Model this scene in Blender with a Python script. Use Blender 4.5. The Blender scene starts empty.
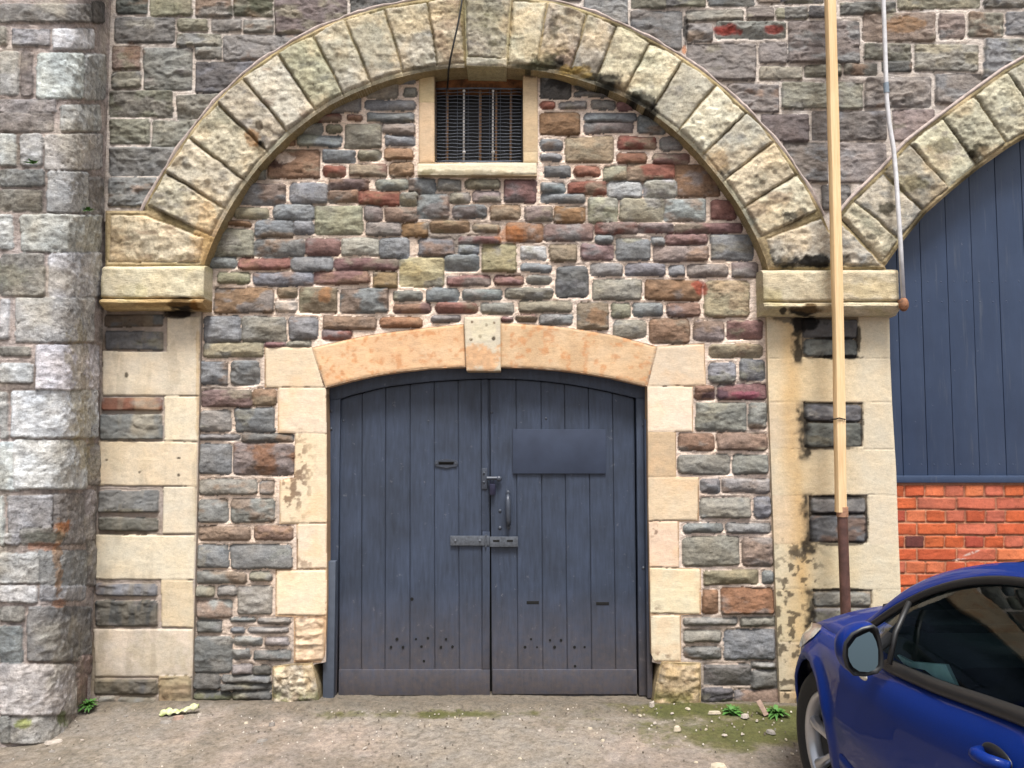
import bpy, bmesh, math, random
import numpy as np
from mathutils import Vector, Matrix
random.seed(7)
rng = np.random.default_rng(11)
C = bpy.context.scene.collection
F = 770.0; CH = 1.55; CD = 4.5; T = math.radians(3.567)
ct, st = math.cos(T), math.sin(T)

# ---------------------------------------------------------------- survey of the facade
def at(px, py, Y=0.0):
    a = (px - 512) / F; b = (384 - py) / F
    s = (Y + CD) / (ct - b * st)
    return Vector((a * s, Y, CH + s * (st + b * ct)))
def proj(X, Y, Z):
    fy = (Y + CD) * ct + (Z - CH) * st
    up = -(Y + CD) * st + (Z - CH) * ct
    return 512 + F * X / fy, 384 - F * up / fy

# ---------------------------------------------------------------- noise
def _hash(ix, iy, seed):
    h = (ix.astype(np.int64) * 374761393 + iy.astype(np.int64) * 668265263 + seed * 1442695041) & 0xFFFFFFFF
    h = ((h ^ (h >> 13)) * 1274126177) & 0xFFFFFFFF
    h = (h ^ (h >> 16)) & 0xFFFFFFFF
    return h.astype(np.float64) / 4294967295.0
def vnoise(x, y, seed=0):
    ix = np.floor(x); iy = np.floor(y); fx = x - ix; fy = y - iy
    fx = fx * fx * fx * (fx * (fx * 6 - 15) + 10); fy = fy * fy * fy * (fy * (fy * 6 - 15) + 10)
    a = _hash(ix, iy, seed); b = _hash(ix + 1, iy, seed); c = _hash(ix, iy + 1, seed); d = _hash(ix + 1, iy + 1, seed)
    return (a + (b - a) * fx) * (1 - fy) + (c + (d - c) * fx) * fy
def fbm(x, y, f=1.0, octv=4, seed=0, gain=0.5):
    s = 0; a = 1; t = 0
    for o in range(octv):
        s = s + a * (vnoise(x * f + 17.3 * o, y * f - 9.1 * o, seed + o) * 2 - 1); t += a; a *= gain; f *= 2.03
    return s / t
def ridged(x, y, f=1.0, octv=4, seed=0):
    s = 0; a = 1; t = 0
    for o in range(octv):
        s = s + a * (1 - np.abs(vnoise(x * f + 7.3 * o, y * f + 5.1 * o, seed + o) * 2 - 1) * 2); t += a; a *= .5; f *= 2.1
    return s / t
def sstep(a, b, x):
    t = np.clip((x - a) / (b - a), 0, 1); return t * t * (3 - 2 * t)

# ---------------------------------------------------------------- colour
def lin(c):
    c = np.array(c, float) / 255.0
    return np.where(c <= 0.04045, c / 12.92, ((c + 0.055) / 1.055) ** 2.4)
ALB = 0.80
PAL = dict(g=(132,129,125), d=(92,91,90), n=(122,125,129), l=(166,167,167), w=(194,196,200), o=(138,133,112),
           y=(168,155,122), Y=(142,127,84), b=(138,106,80), B=(136,104,70), x=(150,104,76), r=(134,78,64),
           p=(130,96,92), P=(112,82,82), q=(134,118,114), O=(158,155,132), k=(205,190,175), m=(134,88,68),
           C=(240,218,186), A=(230,216,188), J=(224,206,168), V=(214,204,178), Z=(229,184,138), E=(222,190,150),
           D=(64,62,62), K=(40,38,38), U=(176,172,166), H=(218,198,160))
def desat(c, k=.80):
    m = sum(c) / 3; return tuple(m + (v - m) * k for v in c)
PALL = {k: lin(desat(v)) * ALB for k, v in PAL.items()}

# ---------------------------------------------------------------- signed distances in survey pixels
def sd_poly(px, py, poly):
    n = len(poly); d = np.full(px.shape, 1e18); s = np.ones(px.shape, bool)
    j = n - 1
    for i in range(n):
        xi, yi = poly[i]; xj, yj = poly[j]
        ex, ey = xj - xi, yj - yi; wx, wy = px - xi, py - yi
        t = np.clip((wx * ex + wy * ey) / (ex * ex + ey * ey + 1e-12), 0, 1)
        bx, by = wx - ex * t, wy - ey * t
        d = np.minimum(d, bx * bx + by * by)
        if abs(ey) > 1e-9:
            cond = (yi > py) != (yj > py)
            xin = xi + (py - yi) * ex / ey
            s ^= cond & (px < xin)
        j = i
    d = np.sqrt(d)
    return np.where(s, d, -d)
def sd_rect(px, py, r, rad):
    x0, y0, x1, y1 = r
    rad = min(rad, (x1 - x0) * .45, (y1 - y0) * .45)
    qx = np.abs(px - (x0 + x1) / 2) - (x1 - x0) / 2 + rad
    qy = np.abs(py - (y0 + y1) / 2) - (y1 - y0) / 2 + rad
    return np.hypot(np.maximum(qx, 0), np.maximum(qy, 0)) + np.minimum(np.maximum(qx, qy), 0) - rad

# ---------------------------------------------------------------- objects
def setp(o, label=None, cat=None, group=None, kind=None):
    if label: o['label'] = label
    if cat: o['category'] = cat
    if group: o['group'] = group
    if kind: o['kind'] = kind
    return o
def empty(name, loc, label=None, cat=None, group=None, rz=0):
    o = bpy.data.objects.new(name, None); C.objects.link(o)
    o.location = loc; o.rotation_euler[2] = rz; o.empty_display_size = .1
    return setp(o, label, cat, group)
def link(name, me, mat, parent=None, label=None):
    o = bpy.data.objects.new(name, me); C.objects.link(o)
    if mat is not None and not me.materials: me.materials.append(mat)
    if parent is not None:
        o.parent = parent
        p = parent; off = Vector((0, 0, 0))
        while p is not None: off += p.location; p = p.parent
        o.location = -off          # part meshes are written in world coordinates
    if label: o['label'] = label
    return o
def np_mesh(name, co, faces, col=None, mask=None, smooth=True):
    me = bpy.data.meshes.new(name)
    co = np.asarray(co, np.float32); faces = np.asarray(faces, np.int32)
    n = len(co); m = len(faces); k = faces.shape[1]
    me.vertices.add(n); me.vertices.foreach_set('co', co.ravel())
    me.loops.add(m * k); me.loops.foreach_set('vertex_index', faces.ravel())
    me.polygons.add(m); me.polygons.foreach_set('loop_start', np.arange(m, dtype=np.int32) * k)
    me.update(calc_edges=True)
    if smooth: me.polygons.foreach_set('use_smooth', np.ones(m, bool))
    if col is not None:
        a = me.attributes.new('Col', 'FLOAT_COLOR', 'POINT')
        c4 = np.ones((n, 4), np.float32); c4[:, :3] = col; a.data.foreach_set('color', c4.ravel())
    if mask is not None:
        a = me.attributes.new('Mask', 'FLOAT', 'POINT'); a.data.foreach_set('value', np.asarray(mask, np.float32))
    me.validate()
    return me
class MB:
    """collects simple shapes in world coordinates into one mesh"""
    def __init__(s): s.bm = bmesh.new()
    def box(s, c, d, bev=0.0, rot=None, seg=2):
        r = bmesh.ops.create_cube(s.bm, size=1.0); vs = r['verts']
        bmesh.ops.scale(s.bm, vec=d, verts=vs)
        if bev > 0:
            es = list({e for v in vs for e in v.link_edges})
            q = bmesh.ops.bevel(s.bm, geom=es, offset=bev, segments=seg, affect='EDGES', profile=.6)
            vs = list({v for f in q['faces'] for v in f.verts} | {v for v in vs if v.is_valid})
        M = Matrix.Translation(c) @ (rot.to_4x4() if rot is not None else Matrix.Identity(4))
        bmesh.ops.transform(s.bm, matrix=M, verts=vs); return s
    def bb(s, x0, x1, y0, y1, z0, z1, bev=0.0):
        return s.box(((x0+x1)/2, (y0+y1)/2, (z0+z1)/2), (x1-x0, y1-y0, z1-z0), bev)
    def cyl(s, a, b, r, r2=None, seg=20, caps=True):
        a = Vector(a); b = Vector(b); d = b - a
        q = bmesh.ops.create_cone(s.bm, cap_ends=caps, segments=seg, radius1=r, radius2=r if r2 is None else r2, depth=d.length)
        M = Matrix.Translation((a + b) / 2) @ d.to_track_quat('Z', 'Y').to_matrix().to_4x4()
        bmesh.ops.transform(s.bm, matrix=M, verts=q['verts']); return s
    def ball(s, c, r, sc=(1, 1, 1), u=16, v=10):
        q = bmesh.ops.create_uvsphere(s.bm, u_segments=u, v_segments=v, radius=r)
        bmesh.ops.scale(s.bm, vec=sc, verts=q['verts']); bmesh.ops.translate(s.bm, vec=c, verts=q['verts']); return s
    def tube(s, pts, r, seg=10, closed=False):
        pts = [Vector(p) for p in pts]; n = len(pts); rings = []
        rr = r if hasattr(r, '__len__') else [r] * n
        up = None
        for i, p in enumerate(pts):
            if closed: t = pts[(i + 1) % n] - pts[i - 1]
            else: t = pts[min(i + 1, n - 1)] - pts[max(i - 1, 0)]
            t.normalize()
            if up is None:
                up = Vector((0, 0, 1)) if abs(t.z) < .9 else Vector((1, 0, 0))
            u = (up - t * up.dot(t)).normalized(); w = t.cross(u); up = u
            rings.append([s.bm.verts.new(p + (u * math.cos(k * 2 * math.pi / seg) + w * math.sin(k * 2 * math.pi / seg)) * rr[i]) for k in range(seg)])
        for i in range(n if closed else n - 1):
            A, B = rings[i], rings[(i + 1) % n]
            for k in range(seg): s.bm.faces.new((A[k], A[(k+1) % seg], B[(k+1) % seg], B[k]))
        if not closed:
            s.bm.faces.new(rings[0][::-1]); s.bm.faces.new(rings[-1])
        return s
    def prism(s, poly, y0, y1, bev=0.0):
        """poly: list of (x,z), extruded from y0 to y1"""
        a = [s.bm.verts.new((x, y0, z)) for x, z in poly]; b = [s.bm.verts.new((x, y1, z)) for x, z in poly]
        n = len(poly); fs = []
        fs.append(s.bm.faces.new(a)); fs.append(s.bm.faces.new(b[::-1]))
        for i in range(n): fs.append(s.bm.faces.new((a[i], b[i], b[(i+1) % n], a[(i+1) % n])))
        bmesh.ops.recalc_face_normals(s.bm, faces=fs)
        if bev > 0:
            es = list({e for f in fs for e in f.edges})
            bmesh.ops.bevel(s.bm, geom=es, offset=bev, segments=2, affect='EDGES')
        return s
    def build(s, name, mat, parent=None, smooth=False, label=None, ang=40):
        bmesh.ops.recalc_face_normals(s.bm, faces=s.bm.faces)
        me = bpy.data.meshes.new(name); s.bm.to_mesh(me); s.bm.free()
        for p in me.polygons: p.use_smooth = True
        if not smooth:
            try: me.set_sharp_from_angle(angle=math.radians(ang))
            except Exception: pass
        return link(name, me, mat, parent, label)

# ---------------------------------------------------------------- materials
def mat(name):
    m = bpy.data.materials.new(name); m.use_nodes = True
    nt = m.node_tree; b = nt.nodes['Principled BSDF']; return m, nt, b
def N(nt, t, **k):
    n = nt.nodes.new(t)
    for a, v in k.items():
        if a in n.inputs: n.inputs[a].default_value = v
        else: setattr(n, a, v)
    return n
def noise(nt, scale, detail=4, rough=.55, vec=None, dist=0):
    n = N(nt, 'ShaderNodeTexNoise'); n.inputs['Scale'].default_value = scale; n.inputs['Detail'].default_value = detail
    n.inputs['Roughness'].default_value = rough; n.inputs['Distortion'].default_value = dist
    if vec is not None: nt.links.new(vec, n.inputs['Vector'])
    return n
def coords(nt, scale=(1, 1, 1)):
    tc = N(nt, 'ShaderNodeTexCoord'); mp = N(nt, 'ShaderNodeMapping'); mp.inputs['Scale'].default_value = scale
    nt.links.new(tc.outputs['Object'], mp.inputs['Vector']); return mp.outputs['Vector']
def ramp(nt, fac, stops):
    r = N(nt, 'ShaderNodeValToRGB'); e = r.color_ramp.elements
    e[0].position, e[0].color = stops[0][0], (*stops[0][1], 1)
    e[1].position, e[1].color = stops[-1][0], (*stops[-1][1], 1)
    for p, c in stops[1:-1]:
        q = e.new(p); q.color = (*c, 1)
    nt.links.new(fac, r.inputs['Fac']); return r.outputs['Color']
def mix(nt, a, b, fac, mode='MIX'):
    m = N(nt, 'ShaderNodeMix'); m.data_type = 'RGBA'; m.blend_type = mode
    for s, v in ((m.inputs[6], a), (m.inputs[7], b), (m.inputs[0], fac)):
        if hasattr(v, 'is_linked') or hasattr(v, 'links'): nt.links.new(v, s)
        elif isinstance(v, (int, float)): s.default_value = v
        else: s.default_value = (*v, 1)
    return m.outputs[2]
def bump(nt, h, dist, strength=1.0, prev=None):
    b = N(nt, 'ShaderNodeBump'); b.inputs['Distance'].default_value = dist; b.inputs['Strength'].default_value = strength
    nt.links.new(h, b.inputs['Height'])
    if prev is not None: nt.links.new(prev, b.inputs['Normal'])
    return b.outputs['Normal']
def stone_mat(name, rough=.85, b1=.006, b2=.003, con=.28, spec=.3, stretch=(1, 1, 2.2)):
    m, nt, b = mat(name)
    v = coords(nt, stretch); v1 = coords(nt)
    at_ = N(nt, 'ShaderNodeAttribute'); at_.attribute_name = 'Col'
    n1 = noise(nt, 38, 8, .72, v); n2 = noise(nt, 130, 6, .75, v1); n3 = noise(nt, 9, 3, .5, v1)
    c = mix(nt, at_.outputs['Color'], ramp(nt, n1.outputs['Fac'], [(.28, (1-con*1.6,)*3), (.5, (1, 1, 1)), (.74, (1+con,)*3)]), 1.0, 'MULTIPLY')
    c = mix(nt, c, ramp(nt, n2.outputs['Fac'], [(.3, (1-con,)*3), (.7, (1+con*.9,)*3)]), 1.0, 'MULTIPLY')
    c = mix(nt, c, ramp(nt, n3.outputs['Fac'], [(.3, (.95, .97, 1.0)), (.7, (1.04, 1.0, .95))]), 1.0, 'MULTIPLY')
    nt.links.new(c, b.inputs['Base Color']); b.inputs['Roughness'].default_value = rough
    b.inputs['Specular IOR Level'].default_value = spec
    nb = bump(nt, n1.outputs['Fac'], b1, 1.0); nb = bump(nt, n2.outputs['Fac'], b2, 1.0, nb)
    nt.links.new(nb, b.inputs['Normal']); return m
def plain(name, rgb, rough=.5, metal=0, var=.12, sc=20, bmp=.001, coat=0, spec=.5):
    m, nt, b = mat(name); v = coords(nt); n = noise(nt, sc, 5, .6, v); c = lin(rgb) * .9
    col = ramp(nt, n.outputs['Fac'], [(.3, tuple(c * (1 - var * 1.5))), (.7, tuple(c * (1 + var)))])
    nt.links.new(col, b.inputs['Base Color']); b.inputs['Roughness'].default_value = rough; b.inputs['Metallic'].default_value = metal
    b.inputs['Coat Weight'].default_value = coat; b.inputs['Specular IOR Level'].default_value = spec
    if bmp: nt.links.new(bump(nt, n.outputs['Fac'], bmp), b.inputs['Normal'])
    return m
# ---------------------------------------------------------------- masonry height field
def parse(txt, ox, oy, s):
    out = []
    for t in txt.replace('\n', ';').split(';'):
        t = t.strip()
        if not t: continue
        p = t.split(); x0, y0, x1, y1 = [float(v) for v in p[:4]]
        out.append(('r', (ox + x0 / s, oy + y0 / s, ox + x1 / s, oy + y1 / s), p[4]))
    return out
def code_col(code, r):
    ks = code; c = PALL[ks[0]].copy()
    if len(ks) > 1: c = c * .55 + PALL[ks[1]] * .45
    j = 1 + r.normal(0, .07); c = c * j
    c = c * (1 + r.normal(0, .022, 3)); return np.clip(c, .004, .95)

def field(name, mat_, parent, poly, stones, base=0.0, step=.006, holes=(), relief=.018, rockn=.012, edge=2.6, rad=3.0,
          warp=1.3, mortar=(196, 178, 166), mdark=(120, 110, 104), mdk=.35, skirt=.12, stains=(), seed=1, path=None, flat=0.0,
          mh=0.0, ribbon=0.0, mdmask=None, dome=.25, fstretch=2.4, label=None, lite=1.0, groove=.003, grow=0.0, rfreq=13, tint2=True, crack=.6, c2set='gnob', bbox=None, green=None, xz=None, tintn=.10):
    """one sheet of masonry: every stone stands proud of the joints; poly and stones are survey outlines"""
    r = np.random.default_rng(seed)
    ppx = [p[0] for p in poly]; ppy = [p[1] for p in poly]
    if path is None:
        cs = [at(x, y, base) for x in (min(ppx), max(ppx)) for y in (min(ppy), max(ppy))]
        xs = np.arange(min(c.x for c in cs) - .02, max(c.x for c in cs) + .02, step)
        zs = np.arange(min(c.z for c in cs) - .02, max(c.z for c in cs) + .02, step)
        GX, GZ = np.meshgrid(xs, zs, indexing='ij'); GY = np.full(GX.shape, base)
        NX = np.zeros_like(GX); NY = -np.ones_like(GX)
        US = GX
    else:
        xs, ys, nx, ny, us = path; zs = np.arange(xz[0], xz[1], step)
        GX = np.repeat(xs[:, None], len(zs), 1); GY = np.repeat(ys[:, None], len(zs), 1); GZ = np.repeat(zs[None, :], len(xs), 0)
        NX = np.repeat(nx[:, None], len(zs), 1); NY = np.repeat(ny[:, None], len(zs), 1); US = np.repeat(us[:, None], len(zs), 1)
    PX, PY = proj(GX, GY, GZ)
    sd = sd_poly(PX, PY, poly)
    for h in holes: sd = np.maximum(sd, -sd_poly(PX, PY, h))
    # wobble so that nothing is ruled
    wx = fbm(US, GZ, 9, 3, seed * 7 + 1) * warp * 1.1 + fbm(US, GZ, 38, 2, seed * 7 + 2) * warp * .38
    wy = fbm(US, GZ, 9, 3, seed * 7 + 3) * warp * 1.1 + fbm(US, GZ, 38, 2, seed * 7 + 4) * warp * .38
    QX, QY = PX + wx, PY + wy
    H = np.full(PX.shape, mh, float); best = np.full(PX.shape, 1e9)
    mc = lin(mortar) * ALB; md = lin(mdark) * ALB
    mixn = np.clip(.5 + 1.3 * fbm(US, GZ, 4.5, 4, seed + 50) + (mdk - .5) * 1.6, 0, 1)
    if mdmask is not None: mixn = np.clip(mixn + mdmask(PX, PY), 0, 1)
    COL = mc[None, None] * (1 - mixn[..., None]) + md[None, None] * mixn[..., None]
    COL = COL * (1 + .10 * fbm(US, GZ, 60, 3, seed + 60))[..., None]
    MASK = np.ones(PX.shape)
    H += .0025 * fbm(US, GZ, 45, 3, seed + 9)
    rock = ridged(US / fstretch * 1.6, GZ * 1.3, rfreq, 4, seed + 20) * .6 + fbm(US / fstretch * 1.5, GZ, 30, 4, seed + 21) * .6
    cmot = fbm(US / 1.7, GZ, 14, 4, seed + 31); cmot2 = fbm(US, GZ, 40, 3, seed + 33)
    inarea = sd < 3
    cn = fbm(US * .55, GZ * 1.1, 15, 4, seed + 120); cn2 = fbm(US * .8, GZ, 34, 4, seed + 121)
    CR = np.exp(-(cn / .018) ** 2) * sstep(.0, .25, fbm(US, GZ, 8, 2, seed + 122)) + .8 * np.exp(-(cn2 / .022) ** 2) * sstep(.05, .3, fbm(US, GZ, 12, 2, seed + 123))
    CR = np.clip(CR, 0, 1) * crack
    FAC = np.floor((fbm(US * .6, GZ * .9, 11, 3, seed + 125) * .5 + .5) * 9 + .0)   # broken planes
    FH = (vnoise(FAC * 7.7 + .3, FAC * 3.1 + .7, seed + 126) - .5) * 2
    PXf, PYf = QX, QY
    for kind, g, code in stones:
        sty = None
        if '/' in code: code, sty = code.split('/')
        if kind == 'r':
            x0, y0, x1, y1 = g
            m = (PX > x0 - 5) & (PX < x1 + 5) & (PY > y0 - 5) & (PY < y1 + 5) & inarea
        else:
            gx = [p[0] for p in g]; gy = [p[1] for p in g]; x0, x1, y0, y1 = min(gx), max(gx), min(gy), max(gy)
            m = (PX > x0 - 5) & (PX < x1 + 5) & (PY > y0 - 5) & (PY < y1 + 5) & inarea
        if not m.any(): 
            r.normal(size=8); continue
        ii = np.nonzero(m); qx, qy = PXf[ii], PYf[ii]
        if kind == 'r':
            # slight shear of each stone so corners are not square
            sh = r.normal(0, .012, 2); cx, cy = (x0 + x1) / 2, (y0 + y1) / 2
            qx2 = qx + sh[0] * (qy - cy); qy2 = qy + sh[1] * (qx - cx) * .8
            rr = rad * r.uniform(.5, 1.4)
            d = sd_rect(qx2, qy2, g, 0.6 if sty == 'a' else rr)
        else:
            d = sd_poly(qx, qy, g)
            cx, cy = (x0 + x1) / 2, (y0 + y1) / 2
        w, h = max(x1 - x0, 4), max(y1 - y0, 4); d = d - (grow if sty != 'a' else .55)
        amp = r.uniform(.55, 1.25) ; tlt = r.normal(0, .006, 2) * min(1.0, relief / .018); sh3 = r.uniform(-30, 30)
        e = np.clip(-d / (edge if sty != 'a' else 1.2), 0, 1); prof = np.sqrt(np.clip(1 - (1 - e) ** 2, 0, 1))
        u = np.clip((qx - cx) / w * 2, -1, 1); v = np.clip((qy - cy) / h * 2, -1, 1)
        dm = (1 - u ** 2) * (1 - v ** 2)
        rn = rock[ii] + .5 * (vnoise(US[ii] * 21 + sh3, GZ[ii] * 34, seed + 77) - .5)
        if sty == 'a':      # dressed ashlar: flat, fine texture
            hh = prof * relief * .35 + .0012 * rn * prof
        else:
            hh = prof * (relief * (.45 + .35 * amp + dome * dm) + rn * rockn * amp + tlt[0] * u + tlt[1] * v - .0045 * CR[ii] * min(1, relief / .012) + .0030 * FH[ii] * min(1, rockn / .008))
        ins = d < 0
        gr = (np.abs(d) < .9) if groove else np.zeros(d.shape, bool)
        Hn = H[ii]; Hn = np.where(ins, hh, np.where((d < 1.2) & (d >= 0) & (best[ii] > 0), Hn - groove, Hn))
        H[ii] = Hn
        c = code_col(code, r) * lite; c2 = code_col(r.choice(list(c2set)) if sty != 'a' else code[0], r) * lite
        k = tintn if sty != 'a' else .04
        if not tint2: c2 = c * r.uniform(.85, 1.1)
        mm = sstep(.05, .45, cmot[ii] + r.normal(0, .12)) * (.6 if sty != 'a' else .15)
        cc = c[None] * (1 - mm[:, None]) + c2[None] * mm[:, None]
        cc = cc * (1 + k * 1.8 * cmot2[ii] + k * 1.3 * rn + (.10 * (vnoise(US[ii] * 9 + sh3, GZ[ii] * 16, seed + 99) - .5) * 2 if sty != 'a' else 0))[:, None]
        if '*' in (sty or ''): pass
        if sty != 'a': cc = cc * (1 - .62 * CR[ii])[:, None] * (1 + .07 * FH[ii])[:, None]
        # stone colour darkens towards the joint
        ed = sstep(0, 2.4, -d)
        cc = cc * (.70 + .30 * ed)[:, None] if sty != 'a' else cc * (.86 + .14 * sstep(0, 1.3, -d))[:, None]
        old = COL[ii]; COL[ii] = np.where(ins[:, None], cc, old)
        mk = MASK[ii]; MASK[ii] = np.where(ins, 0, mk); best[ii] = np.minimum(best[ii], d)
    for s in stains:
        cx, cy, rx, ry, colr, stg = s[:6]; th = s[6] if len(s) > 6 else .5
        q = 1 - np.sqrt(((PX - cx) / rx) ** 2 + ((PY - cy) / ry) ** 2)
        nn = fbm(US, GZ, 16, 5, int(cx) + 3) * .9 + fbm(US, GZ, 70, 3, int(cy)) * .35
        k = sstep(-.12, .28, q + nn * th) * (q > -.6) * stg
        k = np.clip(k, 0, 1)[..., None]
        sc = lin(colr) * ALB
        COL = COL * (1 - k) + sc[None, None] * k * (.8 + .4 * vnoise(US * 50, GZ * 50, 3))[..., None]
    if green is not None:
        COL = green(COL, PX, PY, US, GZ, MASK)
    if flat: H = H * (1 - flat)
    # faces kept
    ins = sd < 0
    keep = ins[:-1, :-1] | ins[1:, :-1] | ins[1:, 1:] | ins[:-1, 1:]
    used = np.zeros(sd.shape, bool)
    used[:-1, :-1] |= keep; used[1:, :-1] |= keep; used[1:, 1:] |= keep; used[:-1, 1:] |= keep
    X, Y, Z = GX.copy(), GY.copy(), GZ.copy()
    snap = used & (sd > 0)
    if path is None:
        gx = np.gradient(sd, axis=0) / step; gz = np.gradient(sd, axis=1) / step
        g2 = gx * gx + gz * gz + 1e-6
        X = np.where(snap, X - sd * gx / g2, X); Z = np.where(snap, Z - sd * gz / g2, Z)
    fall = sstep(0, 3.0, -sd) if skirt else 1.0
    Hh = H * (.35 + .65 * fall) if skirt else H
    X = X + NX * Hh; Y = Y + NY * Hh
    idx = -np.ones(sd.shape, np.int64); idx[used] = np.arange(used.sum())
    a, b, c_, d_ = idx[:-1, :-1][keep], idx[1:, :-1][keep], idx[1:, 1:][keep], idx[:-1, 1:][keep]
    faces = np.stack([a, b, c_, d_], 1)
    co = np.stack([X[used], Y[used], Z[used]], 1); cl = COL[used]; mk = MASK[used]
    if skirt:
        e = np.concatenate([faces[:, [0, 1]], faces[:, [1, 2]], faces[:, [2, 3]], faces[:, [3, 0]]])
        key = np.sort(e, 1); kk = key[:, 0] * (len(co) + 1) + key[:, 1]
        u_, inv, cnt = np.unique(kk, return_inverse=True, return_counts=True)
        be = e[cnt[inv] == 1]
        vs, iv = np.unique(be, return_inverse=True); iv = iv.reshape(be.shape)
        n0 = len(co); ns = len(vs); L = max(2, int(skirt / .012)); 
        rings = []
        for l in range(L + 1):
            q = co[vs].copy(); q[:, 1] += skirt * l / L
            if 0 < l < L:
                pass
            rings.append(q)
        co = np.concatenate([co] + rings); sk = cl[vs]; lum_ = sk.mean(1, keepdims=True); dk = lum_ < .06; sk = np.where(dk, sk, sk * .35 + np.median(sk, 0)[None] * .65)
        cl = np.concatenate([cl] + [sk] * (L + 1))
        mk = np.concatenate([mk] + [mk[vs]] * (L + 1))
        fs = [faces]
        for l in range(L):
            A = n0 + l * ns; Bq = n0 + (l + 1) * ns
            fs.append(np.stack([iv[:, 1] + A, iv[:, 0] + A, iv[:, 0] + Bq, iv[:, 1] + Bq], 1))
        faces = np.concatenate(fs)
    me = np_mesh(name, co, faces, np.clip(cl, .003, .95), mk)
    return link(name, me, mat_, parent, label)

def fill_rows(x0, x1, y0, y1, codes, seed, hmin=14, hmax=26, wmin=26, wmax=60, gap=4.5):
    """irregular courses for stretches of wall outside the survey"""
    r = np.random.default_rng(seed); out = []; y = y0
    while y < y1:
        h = r.uniform(hmin, hmax); x = x0 - r.uniform(0, 20)
        while x < x1:
            w = r.uniform(wmin, wmax)
            cc_ = str(r.choice(codes))
            if min(x + w - gap, x1) - x > 8 and min(y + h - gap, y1) - y > 5: out.append(('r', (x, y, min(x + w - gap, x1), min(y + h - gap, y1)), cc_))
            x += w
        y += h
    return out
# ================================================================ outlines surveyed on the facade
CX, CY = 487.0, 366.0
def rin(th): return np.interp(th, [-70, -53, -31, 0, 31, 52, 70], [300, 302, 304, 298, 302, 298, 298])
def rout(th): return np.interp(th, [-66, -58, -40, -24, 0, 11, 25, 43, 58, 68], [377, 376, 379, 376, 368, 370, 365, 364, 366, 368])
def pt(th, R): a = math.radians(th); return (CX + R * math.sin(a), CY - R * math.cos(a))
JL = [-64.8, -59, -52.6, -45.8, -40.4, -33.9, -27.8, -22.3, -16, -9.4, -4.2]
JR = [4.0, 9.5, 15.9, 20.9, 26.7, 32.8, 39.2, 45.7, 52, 58.3, 64.9]
intr = [pt(t, rin(t)) for t in np.arange(-69.5, 70, 2.0)]
extr = [pt(t, rout(t)) for t in np.arange(-65, 67.5, 2.0)]
SPL = [(108, 212), (147, 213), pt(-64.8, rin(-64.8)), (204, 262), (203, 266), (106, 266)]
SPR = [pt(64.9, rin(64.9)), pt(65.2, 366), (829, 232), (866, 260), (884, 269), (770, 269)]
XO = [(838, 216), (851, 200), (880, 172), (906, 143), (940, 117), (971, 94), (1003, 71), (1040, 50), (1080, 29), (1125, 8), (1175, -12), (1230, -28)]
XI = [(884, 267), (901, 243), (925, 214), (951, 191), (978, 169), (1008, 148), (1042, 128), (1072, 112), (1108, 95), (1145, 80), (1190, 68), (1240, 58)]

S = []
S += parse('''845 50 925 105 g;870 122 925 158 g;710 85 845 165 go;520 140 685 226 g;705 175 922 215 n;715 228 915 265 nd;780 272 920 318 q
790 325 920 368 n;470 232 603 264 rp;628 237 692 262 p;400 272 525 318 g;540 277 605 312 o;340 335 408 368 b;418 322 603 373 n;620 278 775 378 og
290 385 510 505 b;522 388 665 440 n;678 388 770 430 o;785 380 912 430 bx;525 455 625 502 r;642 445 795 498 pb;808 440 915 500 b;215 432 280 510 og
150 530 365 618 n;385 528 548 614 n;550 512 720 558 pd;750 510 890 555 og;892 510 1005 572 n;552 560 680 612 b;680 562 855 620 r;857 568 930 625 o
150 632 298 678 o;318 620 490 685 n;495 628 695 745 Oo;705 625 778 690 q;790 628 930 688 qb;90 690 220 710 b;240 685 400 758 n;402 690 488 745 n
710 695 860 750 gq;865 695 970 755 B''', 200, 60, 4.2667)
S += parse('''76 150 210 250 n;162 85 262 132 og;280 85 430 126 o;445 88 578 182 Pp;215 140 300 185 g;312 135 430 182 q;228 195 368 250 nd;383 193 512 255 ob
532 200 650 262 q;130 262 298 310 bo;312 275 425 308 ob;455 270 610 350 xb;615 275 825 345 qp;80 338 230 412 nd;250 328 430 358 P;250 362 335 404 n
190 408 338 475 n;0 418 188 540 y;350 362 495 478 Yo;515 368 625 425 l;640 362 755 433 ob;775 362 908 428 pq;515 445 645 478 n;668 455 800 588 nd
203 495 385 538 p;402 492 528 535 p;542 495 648 530 g;112 550 250 608 n;268 555 435 598 n;450 548 655 595 go;155 612 330 655 pr;345 612 485 655 g
507 605 735 650 oq;135 665 258 693 g;430 668 480 690 p;492 660 585 690 p;598 662 735 705 g;755 610 885 728 bo''', 400, 160, 4.2667)
S += parse('''0 70 130 165 d;145 92 215 130 d;145 138 300 160 dn;0 178 65 212 r;82 178 200 212 g;220 175 320 212 g;328 180 395 215 p
0 228 170 322 bB;190 228 410 268 n;190 270 395 315 q;415 240 535 315 n;0 342 95 388 n;108 330 312 438 by;330 330 495 385 r;512 330 610 388 g
0 402 90 432 n;330 400 455 445 rx;480 402 640 445 p;20 455 130 500 nd;145 455 255 500 rb;270 455 368 520 o;372 445 575 522 r;580 450 760 585 b
0 525 105 568 n;118 522 285 580 r;0 575 190 612 n;290 522 432 592 l;440 517 580 590 l;60 628 190 695 B;205 590 330 695 O;340 592 528 690 O
532 595 705 688 ln;728 602 835 682 pr;235 695 415 745 rP;418 700 570 740 p;575 700 860 740 p''', 540, 60, 4.2667)
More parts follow.
